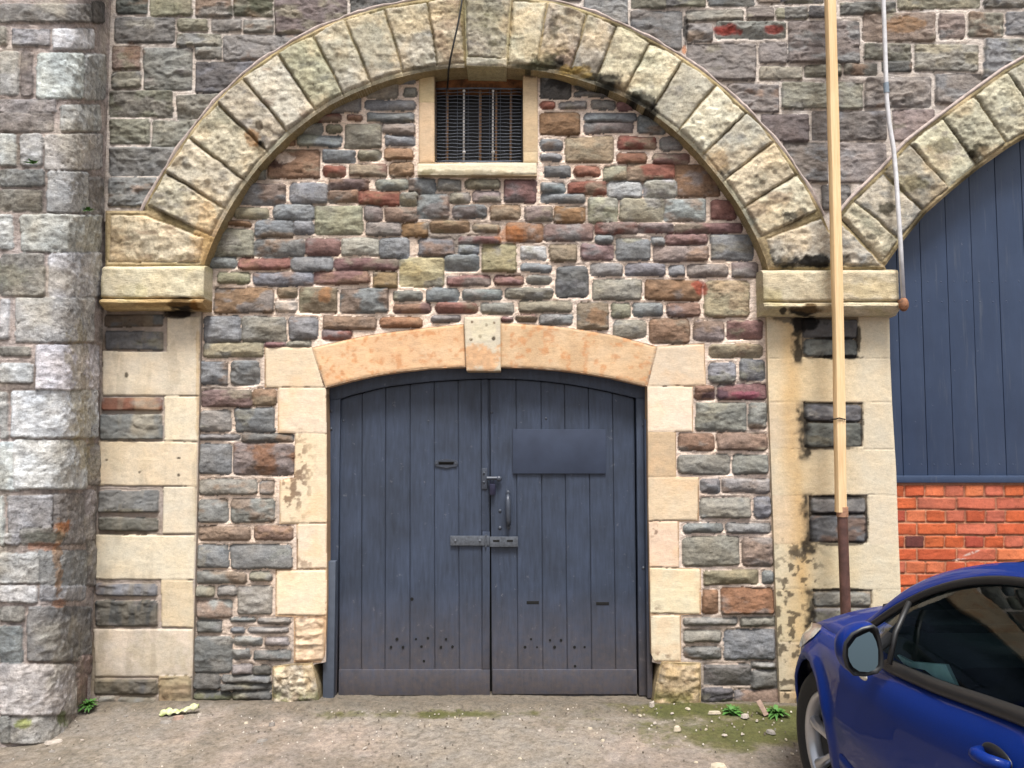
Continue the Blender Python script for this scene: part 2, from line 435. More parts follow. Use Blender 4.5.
S += parse('''90 42 275 158 og;280 85 492 158 ng;495 80 640 152 p;648 80 808 152 lo;810 78 935 165 n;65 160 200 207 n;210 165 435 212 pr;437 160 612 220 n
617 165 890 215 P;118 225 258 272 o;272 225 528 280 n;532 222 765 275 p;782 222 885 292 bY;105 292 358 398 b;375 288 460 330 bo;365 342 458 392 k
470 290 630 395 bo;645 295 845 395 n;868 303 990 345 g;868 358 1028 397 p;62 412 218 520 n;225 415 412 520 og;425 415 548 512 n;570 412 795 468 bq
568 472 690 512 pr;812 415 990 460 x;62 525 315 585 yo;320 522 412 546 p;415 517 520 546 n;50 605 160 702 n;177 602 298 702 ng''', 190, 220, 4.2667)
S += parse('''150 65 225 98 n;240 85 380 172 n;388 75 443 108 n;448 62 628 106 p;395 112 628 177 q;642 65 825 172 n;130 187 265 240 g;278 187 445 240 gn
463 192 530 240 n;543 192 712 245 q;730 182 845 248 q;138 255 347 343 o;362 258 602 345 bm;617 262 805 415 oy;217 357 298 418 o;310 358 437 412 n
455 355 598 413 pb;225 430 368 505 og;382 422 550 527 b;568 432 698 515 gq;712 430 862 508 p;635 530 862 588 oy;635 610 745 695 n;765 595 872 685 n
575 708 655 765 bp;668 700 880 765 P''', 560, 220, 4.2667)
S += parse('''140 128 462 235 Pq;470 122 620 230 bo;135 262 330 395 g;358 245 610 395 n;135 415 385 448 g;400 405 730 458 gd;130 475 332 668 n;345 470 735 670 bm''', 180, 370, 6.4)
S += parse('''125 62 495 155 og;512 65 605 150 n;125 185 312 335 gn;335 182 610 335 g;122 362 455 448 qb;480 358 725 445 qb;118 480 312 625 n;328 478 718 628 gn
100 650 428 720 g;448 650 592 708 g''', 180, 470, 6.4)
S += parse('''105 35 225 105 o;245 35 365 98 g;375 38 590 215 g;110 130 338 235 g;112 252 275 330 dg;330 240 485 268 g;502 242 712 278 g;330 302 418 338 n
438 298 700 335 g;95 358 335 590 dn;348 362 528 418 g;552 370 698 420 g;340 440 450 505 g;478 450 712 508 dn;340 540 470 600 dg;475 545 585 605 d
92 595 265 695 d;275 605 585 650 dg;270 658 590 702 d;90 708 330 765 d;340 712 590 765 d''', 180, 580, 6.4)
S += parse('''360 212 675 388 g;695 210 808 372 g;248 405 472 512 bp;490 402 810 512 qb;245 540 575 665 g;595 542 815 662 g''', 640, 370, 6.4)
S += parse('''385 -9 505 82 qn;520 -9 825 78 g;385 115 705 240 og;728 105 832 238 n;270 278 530 335 gn;550 275 835 338 g;272 362 630 548 og
650 370 848 550 bg;405 578 752 665 oY;778 580 855 658 n;398 700 492 855 xb;515 690 852 855 mx''', 640, 480, 6.4)
S += parse('''280 178 620 222 g;642 175 865 232 go;280 258 515 328 og;280 362 518 432 dg;540 255 860 440 n;405 475 705 605 dg;705 460 865 500 g
712 510 880 625 dg;395 625 590 740 d;600 635 890 740 dg''', 640, 590, 6.4)
INF = S
SP = parse('''75 -40 205 62 d;215 -30 395 70 o;412 -30 562 72 g;575 -40 738 72 og;750 0 1054 145 dq;1072 -30 1290 62 d;65 78 318 185 gd;332 85 462 135 o;478 85 605 135 g;615 88 738 142 g
332 148 520 200 og;530 152 860 258 g;55 200 172 298 bg;188 208 395 385 g;410 205 520 252 g;412 268 680 398 d;50 308 172 378 g;42 392 312 500 od
330 408 530 508 og;40 760 246 882 ng;45 512 212 615 og;225 518 440 628 go;45 632 350 750 ng''', 100, 0, 4.2667)
SP += parse('''-60 -35 90 10 g;105 -40 288 110 gn;305 -50 450 38 do;455 -50 618 32 d;630 -50 825 28 dg;840 -50 1054 18 bg;300 50 520 212 dq;538 45 780 92 og;795 32 910 85 qd
920 38 1054 82 o;540 105 650 178 g;665 98 960 165 g;545 188 830 345 gq;848 185 965 272 gq;850 285 1032 342 og;715 362 930 480 qg;945 355 1290 466 go
855 492 1060 605 dq;950 612 1140 780 dq;1160 612 1390 780 gq''', 560, 0, 4.2667)
SP += parse('''-20 -60 165 15 d;0 35 95 80 g;105 28 215 78 d;235 12 475 65 dg;487 -60 832 40 o;850 -60 1024 35 do;18 92 320 268 qd;338 58 640 178 gb
660 62 765 165 q;782 58 935 160 go;948 52 1110 150 n;340 190 540 258 do;555 192 825 305 o;850 170 1090 340 n;88 280 242 328 od;258 275 395 320 do
418 265 540 308 d;345 332 625 460 og;645 318 845 445 gq;122 480 435 598 dq;465 470 640 600 q;160 790 280 900 gd''', 784, 0, 4.2667)
SP += parse('1035 -90 1090 20 g;1100 -90 1190 10 d', 0, 0, 1) + fill_rows(-40, 1260, -260, -16, ['g', 'd', 'og', 'gq', 'dq', 'o'], 5)

# ---------------------------------------------------------------- materials of the masonry
M_rub = stone_mat('rubble_stone', .82, .004, .002, .26)
M_rock = stone_mat('rock_faced_sandstone', .9, .007, .003, .24, .2, (1, 1, 1.2))
M_ash = stone_mat('dressed_sandstone', .88, .0015, .0008, .10, .2, (1, 1, 3))
M_ash2 = stone_mat('bossed_sandstone', .9, .0018, .0010, .11, .2, (1, 1, 1.6))

# ================================================================ viaduct wall
wall = empty('viaduct_wall', (0, 0, 0), 'tall grey stone viaduct wall with two pale sandstone arches and cream piers', 'wall')
spoly = [(60, -262), (1256, -262), (1256, -20)] + [(x, y) for x, y in XO[::-1]] + [(858, 262), (812, 262)] + \
        [(pt(t, rout(t) - 8)) for t in np.arange(67, -66, -2.0)] + [(146, 222), (60, 222)]
REDP = [(787-63, 30, 13, 4.5, (150, 60, 50), .8, .5), (771, 30.5, 11, 4.5, (150, 58, 48), .8, .5), (726, 32, 14, 4.5, (150, 60, 50), .8, .5), (905, 26, 22, 8, (132, 98, 62), .7, .5),
        (135, 52, 12, 9, (110, 82, 62), .6, .5), (685, 30, 3, 14, (30, 28, 28), .9, .6), (684, 50, 2.5, 5, (190, 120, 70), .7, .3),
        (905, 102, 9, 5, (60, 56, 54), .6, .6), (262, 6, 14, 8, (60, 70, 48), .6, .6), (246, 12, 16, 6, (52, 58, 44), .6, .6)]
field('spandrel_stonework', M_rub, wall, spoly, SP, 0.0, .0062, relief=.016, rockn=.011, edge=2.2, rad=2.2, warp=.9, grow=.7, mh=.006,
      mortar=(214, 204, 196), mdk=.2, skirt=.0, stains=REDP, seed=3, dome=.35, lite=1.1, tintn=.13)

def vous_green(COL, PX, PY, U, Z, M):
    g = sstep(130, 20, PY) * sstep(.0, .5, fbm(U, Z, 5, 4, 88) + .22)
    g2 = sstep(.05, .45, fbm(U, Z, 7, 4, 89)) * .25
    c = lin((160, 158, 120)) * ALB; k = np.clip(g * .30 + g2 * .2, 0, .8)[..., None]
    COL = COL * (1 - k) + c * k
    g3 = sstep(.0, .5, fbm(U, Z, 6, 5, 95)) * .4
    k = g3[..., None]; COL = COL * (1 - k) + lin((236, 212, 172)) * ALB * k
    w = sstep(.2, .55, ridged(U * 1.2, Z, 9, 4, 91)) * .16
    return COL * (1 - w[..., None] * .8)
soot_and_soffit_shade = [(545, 67, 22, 4.5, (18,17,16), .95, .35), (520, 69, 14, 4, (22,20,18), .9, .3), (500, 69, 40, 3, (50,44,34), .6, .4), (572, 72, 14, 4, (18,17,16), .95, .3), (592, 78, 12, 4, (18,17,16), .9, .3), (612, 88, 12, 5, (18,17,16), .95, .3), (632, 100, 12, 5, (18,17,16), .95, .3), (650, 113, 9, 6, (20,18,17), .9, .4), (440, 70, 40, 3, (66, 58, 40), .6, .5), (262, 147, 5, 5, (20, 18, 16), .95, .6), (254, 141, 8, 10, (150, 105, 55), .7, .6), (261, 128, 4, 5, (60, 45, 30), .8, .6),  # soot spots, plus soffit shade painted dark along the intrados
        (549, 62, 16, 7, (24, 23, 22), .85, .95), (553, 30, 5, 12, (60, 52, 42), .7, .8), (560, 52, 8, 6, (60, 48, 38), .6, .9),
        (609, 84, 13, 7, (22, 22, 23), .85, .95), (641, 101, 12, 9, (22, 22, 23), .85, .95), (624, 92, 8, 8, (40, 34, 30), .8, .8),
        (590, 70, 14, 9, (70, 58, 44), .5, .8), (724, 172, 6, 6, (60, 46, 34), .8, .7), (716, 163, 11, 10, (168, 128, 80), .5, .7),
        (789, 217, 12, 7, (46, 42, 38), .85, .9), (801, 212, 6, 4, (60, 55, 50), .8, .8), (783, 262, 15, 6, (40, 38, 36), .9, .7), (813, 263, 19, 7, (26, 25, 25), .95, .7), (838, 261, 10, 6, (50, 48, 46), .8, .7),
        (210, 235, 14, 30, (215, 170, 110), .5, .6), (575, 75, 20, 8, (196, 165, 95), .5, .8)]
vs = []
seq = list(zip(JL[:-1], JL[1:]))
r0 = np.random.default_rng(4)
for a, b in seq + list(zip(JR[:-1], JR[1:])):
    g_ = .10
    ca, cb = a + g_, b - g_
    ri = 1.0 if True else 0
    n = 3; arc_i = [pt(t, rin(t) + 4) for t in np.linspace(ca, cb, n)]
    arc_o = [pt(t, rout(t) - 4 + r0.uniform(-1.5, 1.5)) for t in np.linspace(cb, ca, n)]
    vs.append(('p', arc_i + arc_o, r0.choice(['V', 'V', 'VU', 'VH', 'VO'])))
vs.append(('p', [(112, 216), (147, 216), (205, 239), (200, 263), (110, 263)], 'VH'))
vs.append(('p', [(765, 240), (820, 219), (828, 234), (836, 222), (848, 232), (881, 266), (774, 266)], 'VU'))
# the plain margin along the inner edge of the ring
for a, b in seq + list(zip(JR[:-1], JR[1:])):
    vs.append(('p', [pt(t, rin(t) + .5) for t in np.linspace(a + .15, b - .15, 3)] + [pt(t, rin(t) + 3.4) for t in np.linspace(b - .15, a + .15, 3)], 'VO/a'))
apoly = [(204, 268), (106, 268), (106, 211), (146, 211)] + [pt(t, rout(t)) for t in np.arange(-65, 67, 2.0)] + [(829, 232), (838, 218), (850, 230), (884, 266), (886, 270), (768, 270)] + [pt(t, rin(t)) for t in np.arange(69, -70, -2.0)]
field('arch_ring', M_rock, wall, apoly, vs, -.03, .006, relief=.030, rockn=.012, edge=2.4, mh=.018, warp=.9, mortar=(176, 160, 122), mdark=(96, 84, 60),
      mdk=.5, skirt=.15, stains=soot_and_soffit_shade, seed=5, dome=.3, fstretch=1.2, rfreq=7, green=vous_green, groove=.004, tintn=.10)
# mortar fillet that follows the back of each ring
mf = MB(); pts = [at(*pt(t, rout(t) + 1.5), -.026) for t in np.arange(-66, 67, 1.0)]
pts = [p + Vector((0, 0, .003 * math.sin(i * 1.3) + .002 * math.sin(i * 2.9))) for i, p in enumerate(pts)]
mf.tube(pts, [.011 + .004 * math.sin(i * .7) for i in range(len(pts))], 8)
xs_ = np.interp(np.linspace(0, len(XO) - 1, 60), range(len(XO)), [p[0] for p in XO]); ys_ = np.interp(np.linspace(0, len(XO) - 1, 60), range(len(XO)), [p[1] for p in XO])
mf.tube([at(x - 1, y - 1.5, -.026) for x, y in zip(xs_, ys_)], .011, 8)
M_fillet = plain('pale_mortar', (178, 164, 158), .95, 0, .22, 40, .003)
mf.build('mortar_fillet', M_fillet, wall)
# keystone
kp = [(463.5, -20), (513, -20), (506.5, 67), (466.5, 66)]
field('keystone', M_rock, wall, kp, [('p', [(465, -20), (511.5, -20), (505.5, 58), (467.5, 57)], 'VO'), ('p', [(467, 58), (506, 59), (506, 66), (467, 65)], 'VU/a')],
      -.075, .005, relief=.02, rockn=.012, edge=3, mortar=(170, 162, 130), mdk=.3, skirt=.19, seed=8, fstretch=1.0, green=vous_green,
      stains=[(493, 45, 7, 4, (80, 76, 60), .7, .8), (487, 17, 3, 2, (70, 62, 55), .8, .3), (486, 28, 2, 2, (70, 62, 55), .8, .3), (487, 64, 16, 3, (90, 80, 60), .5, .8)], groove=.002)
# second arch ring, on the right
vr = []
for i in range(len(XO) - 1):
    o0, o1, i0, i1 = [Vector(p) for p in (XO[i], XO[i+1], XI[i], XI[i+1])]
    def L(a, b, t): return tuple(a + (b - a) * t)
    e = .022
    a_ = Vector(L(o0, o1, e)); b_ = Vector(L(o0, o1, 1 - e)); c_ = Vector(L(i0, i1, 1 - e)); d_ = Vector(L(i0, i1, e))
    vr.append(('p', [L(a_, d_, .05), L(b_, c_, .05), L(b_, c_, .92), L(a_, d_, .92)], ['VH', 'VU', 'VO', 'V', 'VO', 'V', 'VU', 'VO', 'V', 'VU', 'V'][i]))
rpoly = XO + XI[::-1]
field('arch_ring', M_rock, wall, rpoly, vr, -.028, .006, relief=.030, rockn=.012, edge=2.4, mh=.018, warp=.9, mortar=(165, 150, 115), mdark=(90, 80, 60),
      mdk=.5, skirt=.15, seed=15, dome=.3, fstretch=1.2, rfreq=7, green=vous_green, groove=.004, tintn=.10,
      stains=[(866, 238, 6, 3, (60, 56, 48), .8, .9), (884, 210, 8, 5, (60, 56, 44), .8, .8), (976, 154, 10, 8, (40, 36, 28), .9, .7), (938, 148, 16, 9, (120, 112, 78), .6, .8), (905, 185, 16, 9, (130, 124, 92), .6, .8)])

# ---------------------------------------------------------------- piers
PL = []
PL += [('r', (104.5, 314.5, 164, 327), 'dn'), ('r', (105.5, 331, 164, 350), 'dn'),
       ('p', [(168, 317), (199.5, 317), (198.5, 395), (103, 395), (103.5, 352), (167.5, 352)], 'A/a'),
       ('r', (101.5, 397.5, 163, 411), 'rb'), ('r', (100, 414, 163, 440), 'ng'), ('r', (165, 396.5, 197.5, 440.5), 'A/a'),
       ('r', (98, 442, 196.5, 485.5), 'A/a'), ('r', (98.5, 490.5, 159.5, 512.5), 'ng'), ('r', (98.5, 517, 158.5, 531), 'do'), ('r', (163.5, 487.5, 195.5, 533), 'A/a'),
       ('r', (96, 535.5, 194, 579), 'A/a'), ('r', (95.5, 583.5, 158, 596), 'n'), ('r', (95.5, 600, 158, 626.5), 'd'), ('r', (162, 580.5, 193, 626.5), 'AE/a'),
       ('r', (95, 629.5, 192.5, 676), 'AU/a'), ('r', (94.5, 679, 158, 694.5), 'd'), ('r', (99, 695.5, 115, 703), 'g'), ('r', (118, 697, 156, 707), 'n'),
       ('r', (159, 675, 191.5, 706), 'HB')]
ppoly = [(100, 300), (201.5, 300), (199, 420), (196.5, 530), (193.5, 640), (191.8, 712), (90, 712), (93, 600), (97, 450)]
def pier_tone(COL, PX, PY, U, Z, M):
    k = sstep(.1, .5, fbm(U, Z * .6, 6, 4, 71)) * .3
    COL = COL * (1 - k[..., None]) + lin((205, 190, 160)) * ALB * k[..., None]
    k = sstep(.12, .4, fbm(U * 1.6, Z * .35, 9, 5, 74)) * .28; COL = COL * (1 - k[..., None]) + lin((150, 140, 122)) * ALB * k[..., None]
    k = sstep(640, 706, PY) * sstep(-.35, .3, fbm(U, Z, 9, 4, 72)) * .55
    return COL * (1 - k[..., None]) + lin((120, 110, 90)) * ALB * k[..., None]
field('pier', M_ash2, wall, ppoly, PL, .03, .006, relief=.016, rockn=.008, edge=2.0, warp=.6, mortar=(178, 166, 158), mdark=(120, 108, 96), mdk=.3, skirt=.16, seed=21,
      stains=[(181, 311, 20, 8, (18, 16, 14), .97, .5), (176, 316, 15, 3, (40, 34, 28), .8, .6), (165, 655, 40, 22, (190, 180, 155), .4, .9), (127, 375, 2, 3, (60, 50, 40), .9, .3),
              (179, 458, 2, 1.2, (50, 42, 36), .9, .2), (140, 472, 1.5, 1.2, (70, 60, 50), .9, .2), (179, 475, 1.6, 1.6, (50, 42, 36), .9, .2), (107, 460, 1.4, 1.4, (80, 70, 60), .9, .2), (198, 380, 2, 60, (190, 160, 115), .5, .7)], green=pier_tone)
PR = [('r', (803, 319.5, 856.5, 338), 'd'), ('r', (803, 339.5, 857, 357), 'd'), ('r', (805, 404.5, 861, 421), 'dn'), ('r', (805.5, 423, 861.5, 447.5), 'dg'),
      ('r', (811, 498, 865, 513), 'dg'), ('r', (810, 515, 866, 542), 'nd'), ('r', (814, 592, 870, 606), 'g'), ('r', (814, 608, 870, 625), 'g'), ('r', (815, 626, 870, 640), 'g')]
def rowpoly(xl, xr, y0, y1): return ('r', (xl, y0 + .3, xr, y1 - .3), 'J/a')
for (y0, y1) in ((360, 402), (449.5, 495), (544.5, 589)):
    PR.append(('r', (760, y0 - 1.6, 905, y1), 'J/a'))
for (y0, y1, xa, xb) in ((316, 358, 801, 858), (402.5, 449, 803, 863), (495.5, 544, 808.5, 868), (589.5, 641, 812, 872)):
    PR.append(('r', (760, y0, xa, y1 - .3), 'J/a')); PR.append(('r', (xb, y0, 905, y1 - .3), 'J/a'))
PR += [('r', (760, 642, 915, 690), 'JU/a'), ('r', (760, 691, 915, 716), 'JB/a')]
prpoly = [(766.5, 306), (889, 306), (890, 360), (892, 405), (896, 470), (898, 530), (901, 600), (905, 712), (780.5, 712), (776, 600), (771, 460), (768, 380)]
def rpier_tone(COL, PX, PY, U, Z, M):
    lum = sstep(.16, .3, COL.mean(-1))
    def blend(COL, k, c): return COL * (1 - k[..., None]) + lin(c) * ALB * k[..., None]
    cx_ = np.interp(PY, [310, 700], [788, 806])
    band = np.exp(-((PX - cx_) / 13) ** 2) * (.55 + .4 * fbm(U, Z * .3, 7, 3, 61))
    COL = blend(COL, np.clip(band, 0, .8) * lum, (205, 165, 105))
    mid = np.exp(-((PX - cx_ - 30) / 26) ** 2) * .30; COL = blend(COL, mid * lum, (205, 180, 130))
    k = sstep(850, 868, PX) * .55; COL = blend(COL, k * lum, (222, 212, 190))
    # sooty margins left of the dark insets
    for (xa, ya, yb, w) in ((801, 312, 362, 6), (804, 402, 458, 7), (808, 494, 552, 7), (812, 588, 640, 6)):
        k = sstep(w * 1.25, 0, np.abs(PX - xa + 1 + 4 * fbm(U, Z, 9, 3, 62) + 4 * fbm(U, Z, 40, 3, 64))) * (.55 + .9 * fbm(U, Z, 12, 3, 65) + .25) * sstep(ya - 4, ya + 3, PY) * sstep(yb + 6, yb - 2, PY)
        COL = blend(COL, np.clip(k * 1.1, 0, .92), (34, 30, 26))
    # blistered, lichen-spotted foot and left edge
    e = sstep(.18, .34, fbm(U, Z, 26, 4, 63) + sstep(470, 640, PY) * .12 * np.exp(-((PX - cx_ + 14) / 16) ** 2) + .12 * np.exp(-(((PX - 803) / 16) ** 2 + ((PY - 585) / 34) ** 2)) - .04)
    e = e * np.clip(sstep(500, 640, PY) * (PX < cx_ - 2) + np.exp(-(((PX - 803) / 18) ** 2 + ((PY - 575) / 40) ** 2)) * 1.3, 0, 1)
    COL = blend(COL, e * .8, (66, 56, 46))
    k = sstep(640, 700, PY) * sstep(-.3, .3, fbm(U, Z, 9, 4, 72)) * .6
    return blend(COL, k, (120, 110, 92))
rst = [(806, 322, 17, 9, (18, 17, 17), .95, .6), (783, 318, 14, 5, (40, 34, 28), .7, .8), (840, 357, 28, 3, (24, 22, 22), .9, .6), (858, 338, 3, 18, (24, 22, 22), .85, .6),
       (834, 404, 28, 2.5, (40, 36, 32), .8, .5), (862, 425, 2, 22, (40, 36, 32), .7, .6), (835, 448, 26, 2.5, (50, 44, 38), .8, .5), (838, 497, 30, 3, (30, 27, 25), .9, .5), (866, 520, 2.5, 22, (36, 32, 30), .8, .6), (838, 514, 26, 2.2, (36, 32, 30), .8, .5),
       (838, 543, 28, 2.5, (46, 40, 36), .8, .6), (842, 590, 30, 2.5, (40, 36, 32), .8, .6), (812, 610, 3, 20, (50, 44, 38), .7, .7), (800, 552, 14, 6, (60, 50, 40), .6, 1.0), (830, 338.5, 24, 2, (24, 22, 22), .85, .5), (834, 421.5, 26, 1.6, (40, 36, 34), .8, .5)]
field('pier', M_ash2, wall, prpoly, PR, .03, .006, relief=.014, rockn=.009, edge=2.6, rad=4, grow=.4, warp=.5, mortar=(150, 136, 116), mdark=(84, 74, 64), mdk=.5, skirt=.16, seed=22,
      stains=rst, green=rpier_tone, dome=.5, lite=1.0)

# ---------------------------------------------------------------- imposts
M_imp = stone_mat('weathered_impost_stone', .9, .004, .002, .22, .2, (1, 1, 3))
def impost(name, px0, px1, ytop, ymid, ybot, seed, cA, cB, stains):
    pf = -.085
    A = at(px0, ytop, pf); B_ = at(px1, ytop, pf); zt = A.z; zm = at(px0, ymid, pf).z; zb = at(px0, ybot, pf + .03).z
    prof = [(.10, zt + .012), (-.035, zt + .010), (pf + .012, zt), (pf, zt - .012), (pf - .004, zm + .006), (pf + .002, zm), (pf + .018, zm - .004), (pf + .010, zm - .010), (pf - .012, zm - .020),
            (pf - .016, zm - .034), (pf - .004, (zm + zb) / 2 - .01), (pf + .03, zb + .008), (pf + .045, zb), (.10, zb - .002)]
    P = []
    for i in range(len(prof) - 1):
        k = 14 if abs(prof[i][1] - prof[i+1][1]) > .05 else 4
        for t in np.linspace(0, 1, k, endpoint=False): P.append((prof[i][0] + (prof[i+1][0] - prof[i][0]) * t, prof[i][1] + (prof[i+1][1] - prof[i][1]) * t))
    P.append(prof[-1]); P = np.array(P)
    x0, x1 = A.x, B_.x; nx = int((x1 - x0) / .006)
    xs = np.linspace(x0, x1, nx); X = np.repeat(xs[:, None], len(P), 1); Y = np.repeat(P[None, :, 0], nx, 0); Z = np.repeat(P[None, :, 1], nx, 0)
    arc = np.cumsum(np.r_[0, np.hypot(np.diff(P[:, 0]), np.diff(P[:, 1]))])[None, :].repeat(nx, 0)
    nz = fbm(X, arc, 14, 5, seed) * .008 + ridged(X * .5, arc, 30, 3, seed + 1) * .004
    # corners rounded in plan
    rnd = np.minimum(X - x0, x1 - X); k = np.clip(1 - rnd / .02, 0, 1)
    Y2 = Y + nz * (Y < .05) + k ** 2 * .015; Z2 = Z + fbm(X, arc, 5, 3, seed + 2) * .003
    c = lin(cA) * ALB * np.ones(X.shape + (3,)); lowm = (Z < zm - .002)[..., None]
    c = np.where(lowm, lin(cB) * ALB, c)
    c = c * (1 + .22 * fbm(X * .4, arc, 30, 4, seed + 3) + .12 * fbm(X, arc, 6, 4, seed + 4))[..., None]
    PX, PY = proj(X, Y, Z)
    g = sstep(.1, .5, fbm(X, arc, 6, 4, seed + 6))[..., None] * .4; c = c * (1 - g) + lin((176, 166, 112)) * ALB * g
    for s in stains:
        q = 1 - np.sqrt(((PX - s[0]) / s[2]) ** 2 + ((PY - s[1]) / s[3]) ** 2)
        kk = (sstep(-.1, .3, q + fbm(X, arc, 18, 4, 3) * .6) * s[5] * (q > -.5))[..., None]; c = c * (1 - kk) + lin(s[4]) * ALB * kk
    idx = np.arange(nx * len(P)).reshape(nx, len(P))
    f = np.stack([idx[:-1, :-1].ravel(), idx[:-1, 1:].ravel(), idx[1:, 1:].ravel(), idx[1:, :-1].ravel()], 1)
    co = np.stack([X.ravel(), Y2.ravel(), Z2.ravel()], 1); col = c.reshape(-1, 3)
    # end caps: strips from profile to back
    ext_co = []; ext_f = []; base = len(co)
    for e, flip in ((0, 1), (nx - 1, 0)):
        ring = co[idx[e]]; back = ring.copy(); back[:, 1] = .11
        ext_co.append(ring); ext_co.append(back); n = len(P)
        a = base + np.arange(n - 1); b = a + 1; c2 = b + n; d = a + n
        q = np.stack([a, b, c2, d], 1) if flip else np.stack([a, d, c2, b], 1)
        ext_f.append(q); base += 2 * n
        col = np.concatenate([col, col[idx[e]] * .9, col[idx[e]] * .9])
    me = np_mesh(name, np.concatenate([co] + ext_co), np.concatenate([f] + ext_f), np.clip(col, .004, .95), np.zeros(len(col)))
    return link(name, me, M_imp, wall)
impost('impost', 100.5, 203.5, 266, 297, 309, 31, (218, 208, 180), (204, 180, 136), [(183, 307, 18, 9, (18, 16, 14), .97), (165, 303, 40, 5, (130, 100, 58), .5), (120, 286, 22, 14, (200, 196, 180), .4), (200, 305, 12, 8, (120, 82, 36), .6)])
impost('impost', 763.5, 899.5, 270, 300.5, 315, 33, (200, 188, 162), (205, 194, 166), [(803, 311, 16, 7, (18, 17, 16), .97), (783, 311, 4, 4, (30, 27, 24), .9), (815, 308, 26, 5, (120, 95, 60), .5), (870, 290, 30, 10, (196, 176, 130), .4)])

# ================================================================ infill wall
infill = empty('infill_wall', (0, .1, 0), 'multicoloured rubble stone infill wall with pale pointing under the left sandstone arch, framing the double doors', 'wall')
BI = .065
door_in = [(320, 800), (318, 690), (314, 664), (326.5, 661.5), (326.8, 600), (326.3, 440), (325.5, 387.5), (377.5, 375), (429, 368), (466, 366.5), (500, 366.5), (560, 370.3), (610, 377.5), (647.5, 386.5), (648, 480), (650, 600), (652, 661.5), (660, 664), (656, 690), (654, 800)]
win_in = [(433.5, 66), (523.5, 66), (523.5, 163), (433.5, 163)]
ipoly = [pt(t, rin(t) + 7) for t in np.arange(-69.5, 70, 2.0)] + [(768, 300), (768, 330), (768, 380), (771, 460), (776, 600), (781, 712), (190, 712), (193, 640), (196.5, 530), (199, 420), (201.5, 330), (200, 300)]
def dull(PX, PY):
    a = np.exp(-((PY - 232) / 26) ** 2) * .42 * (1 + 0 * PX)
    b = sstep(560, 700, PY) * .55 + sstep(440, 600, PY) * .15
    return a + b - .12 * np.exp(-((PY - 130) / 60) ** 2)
ist = [(700, 288, 8, 7, (150, 60, 45), .75, .6), (715, 395, 12, 5, (50, 40, 60), .6, .7), (745, 395, 16, 4, (150, 60, 90), .45, .7), (510, 235, 16, 9, (178, 112, 60), .6, .5), (278, 163, 14, 6, (60, 40, 42), .75, .9),
       (284, 160, 9, 5, (205, 190, 178), .8, .9), (555, 82, 14, 9, (30, 30, 32), .7, .7), (575, 85, 20, 9, (36, 34, 34), .55, .8), (735, 290, 14, 14, (170, 150, 125), .55, .6), (252, 437, 16, 9, (112, 110, 108), .5, 1),
       (254, 470, 14, 7, (104, 84, 70), .5, 1), (215, 700, 40, 6, (88, 92, 62), .6, .8), (720, 705, 60, 5, (84, 92, 52), .7, .9), (330, 200, 30, 12, (128, 124, 118), .3, 1), (595, 318, 12, 10, (150, 110, 76), .5, .7),
       (327, 295, 8, 8, (160, 108, 62), .6, .6), (410, 270, 14, 8, (176, 158, 112), .5, .6), (452, 212, 30, 6, (118, 84, 72), .3, .9)]
field('stonework', M_rub, infill, ipoly, INF, BI, .0058, holes=[door_in, win_in], relief=.019, rockn=.009, edge=2.8, rad=3.4, warp=1.05,
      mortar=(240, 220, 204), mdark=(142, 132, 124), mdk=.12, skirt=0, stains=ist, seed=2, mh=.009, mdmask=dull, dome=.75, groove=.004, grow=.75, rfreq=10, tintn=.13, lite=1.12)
# dressed jambs
JB = [('p', [(266, 348), (312.5, 348), (323.5, 386.8), (266.5, 387)], 'C/a'), ('r', (279, 388.6, 326, 432.6), 'C/a'),
      ('p', [(296, 434), (326.3, 434), (326.3, 522.5), (281, 522.5), (281, 481), (295, 478)], 'C/a'), ('r', (298, 524.2, 326, 568), 'C/a'),
      ('r', (277, 571, 325.5, 614.5), 'C/a'), ('r', (295, 618.5, 323.8, 660.5), 'CZ')]
jlp = [(264.5, 346.8), (312, 346.8), (326, 387.5), (327, 440), (327.2, 600), (325, 655), (321, 662.5), (293.8, 662.5), (293.8, 617), (275.5, 616), (275.5, 569.5), (296.5, 569.5), (296.5, 524), (279.5, 524), (279.5, 480.5), (294, 477), (295, 433.5), (277.8, 433), (277.8, 388), (264.5, 387.5)]
def jamb_tone(COL, PX, PY, U, Z, M):
    k = sstep(.1, .45, fbm(U, Z, 7, 4, 41)) * .35
    COL = COL * (1 - k[..., None]) + lin((232, 196, 156)) * ALB * k[..., None]
    rough = (np.exp(-(((PX - 300) / 13) ** 2 + ((PY - 470) / 42) ** 2)) + np.exp(-(((PX - 288) / 10) ** 2 + ((PY - 495) / 22) ** 2)) + np.exp(-(((PX - 303) / 16) ** 2 + ((PY - 562) / 9) ** 2)) * .7 + np.exp(-(((PX - 310) / 22) ** 2 + ((PY - 617) / 5) ** 2)) * .8
             + np.exp(-(((PX - 655) / 9) ** 2 + ((PY - 530) / 8) ** 2)) + np.exp(-(((PX - 654) / 8) ** 2 + ((PY - 612) / 8) ** 2)) + np.exp(-(((PX - 662) / 12) ** 2 + ((PY - 656) / 7) ** 2)))
    k = sstep(.05, .35, fbm(U, Z, 32, 4, 42) + rough * .28 - .12) * np.clip(rough, 0, 1)
    return COL * (1 - k[..., None] * .8) + lin((118, 92, 74)) * ALB * k[..., None] * .8
field('door_jamb', M_ash, infill, jlp, JB, BI - .012, .0055, relief=.012, rockn=.01, edge=2, warp=.55, mortar=(190, 160, 130), mdark=(120, 98, 80), mdk=.35, skirt=.15, seed=41, green=jamb_tone, groove=.003)
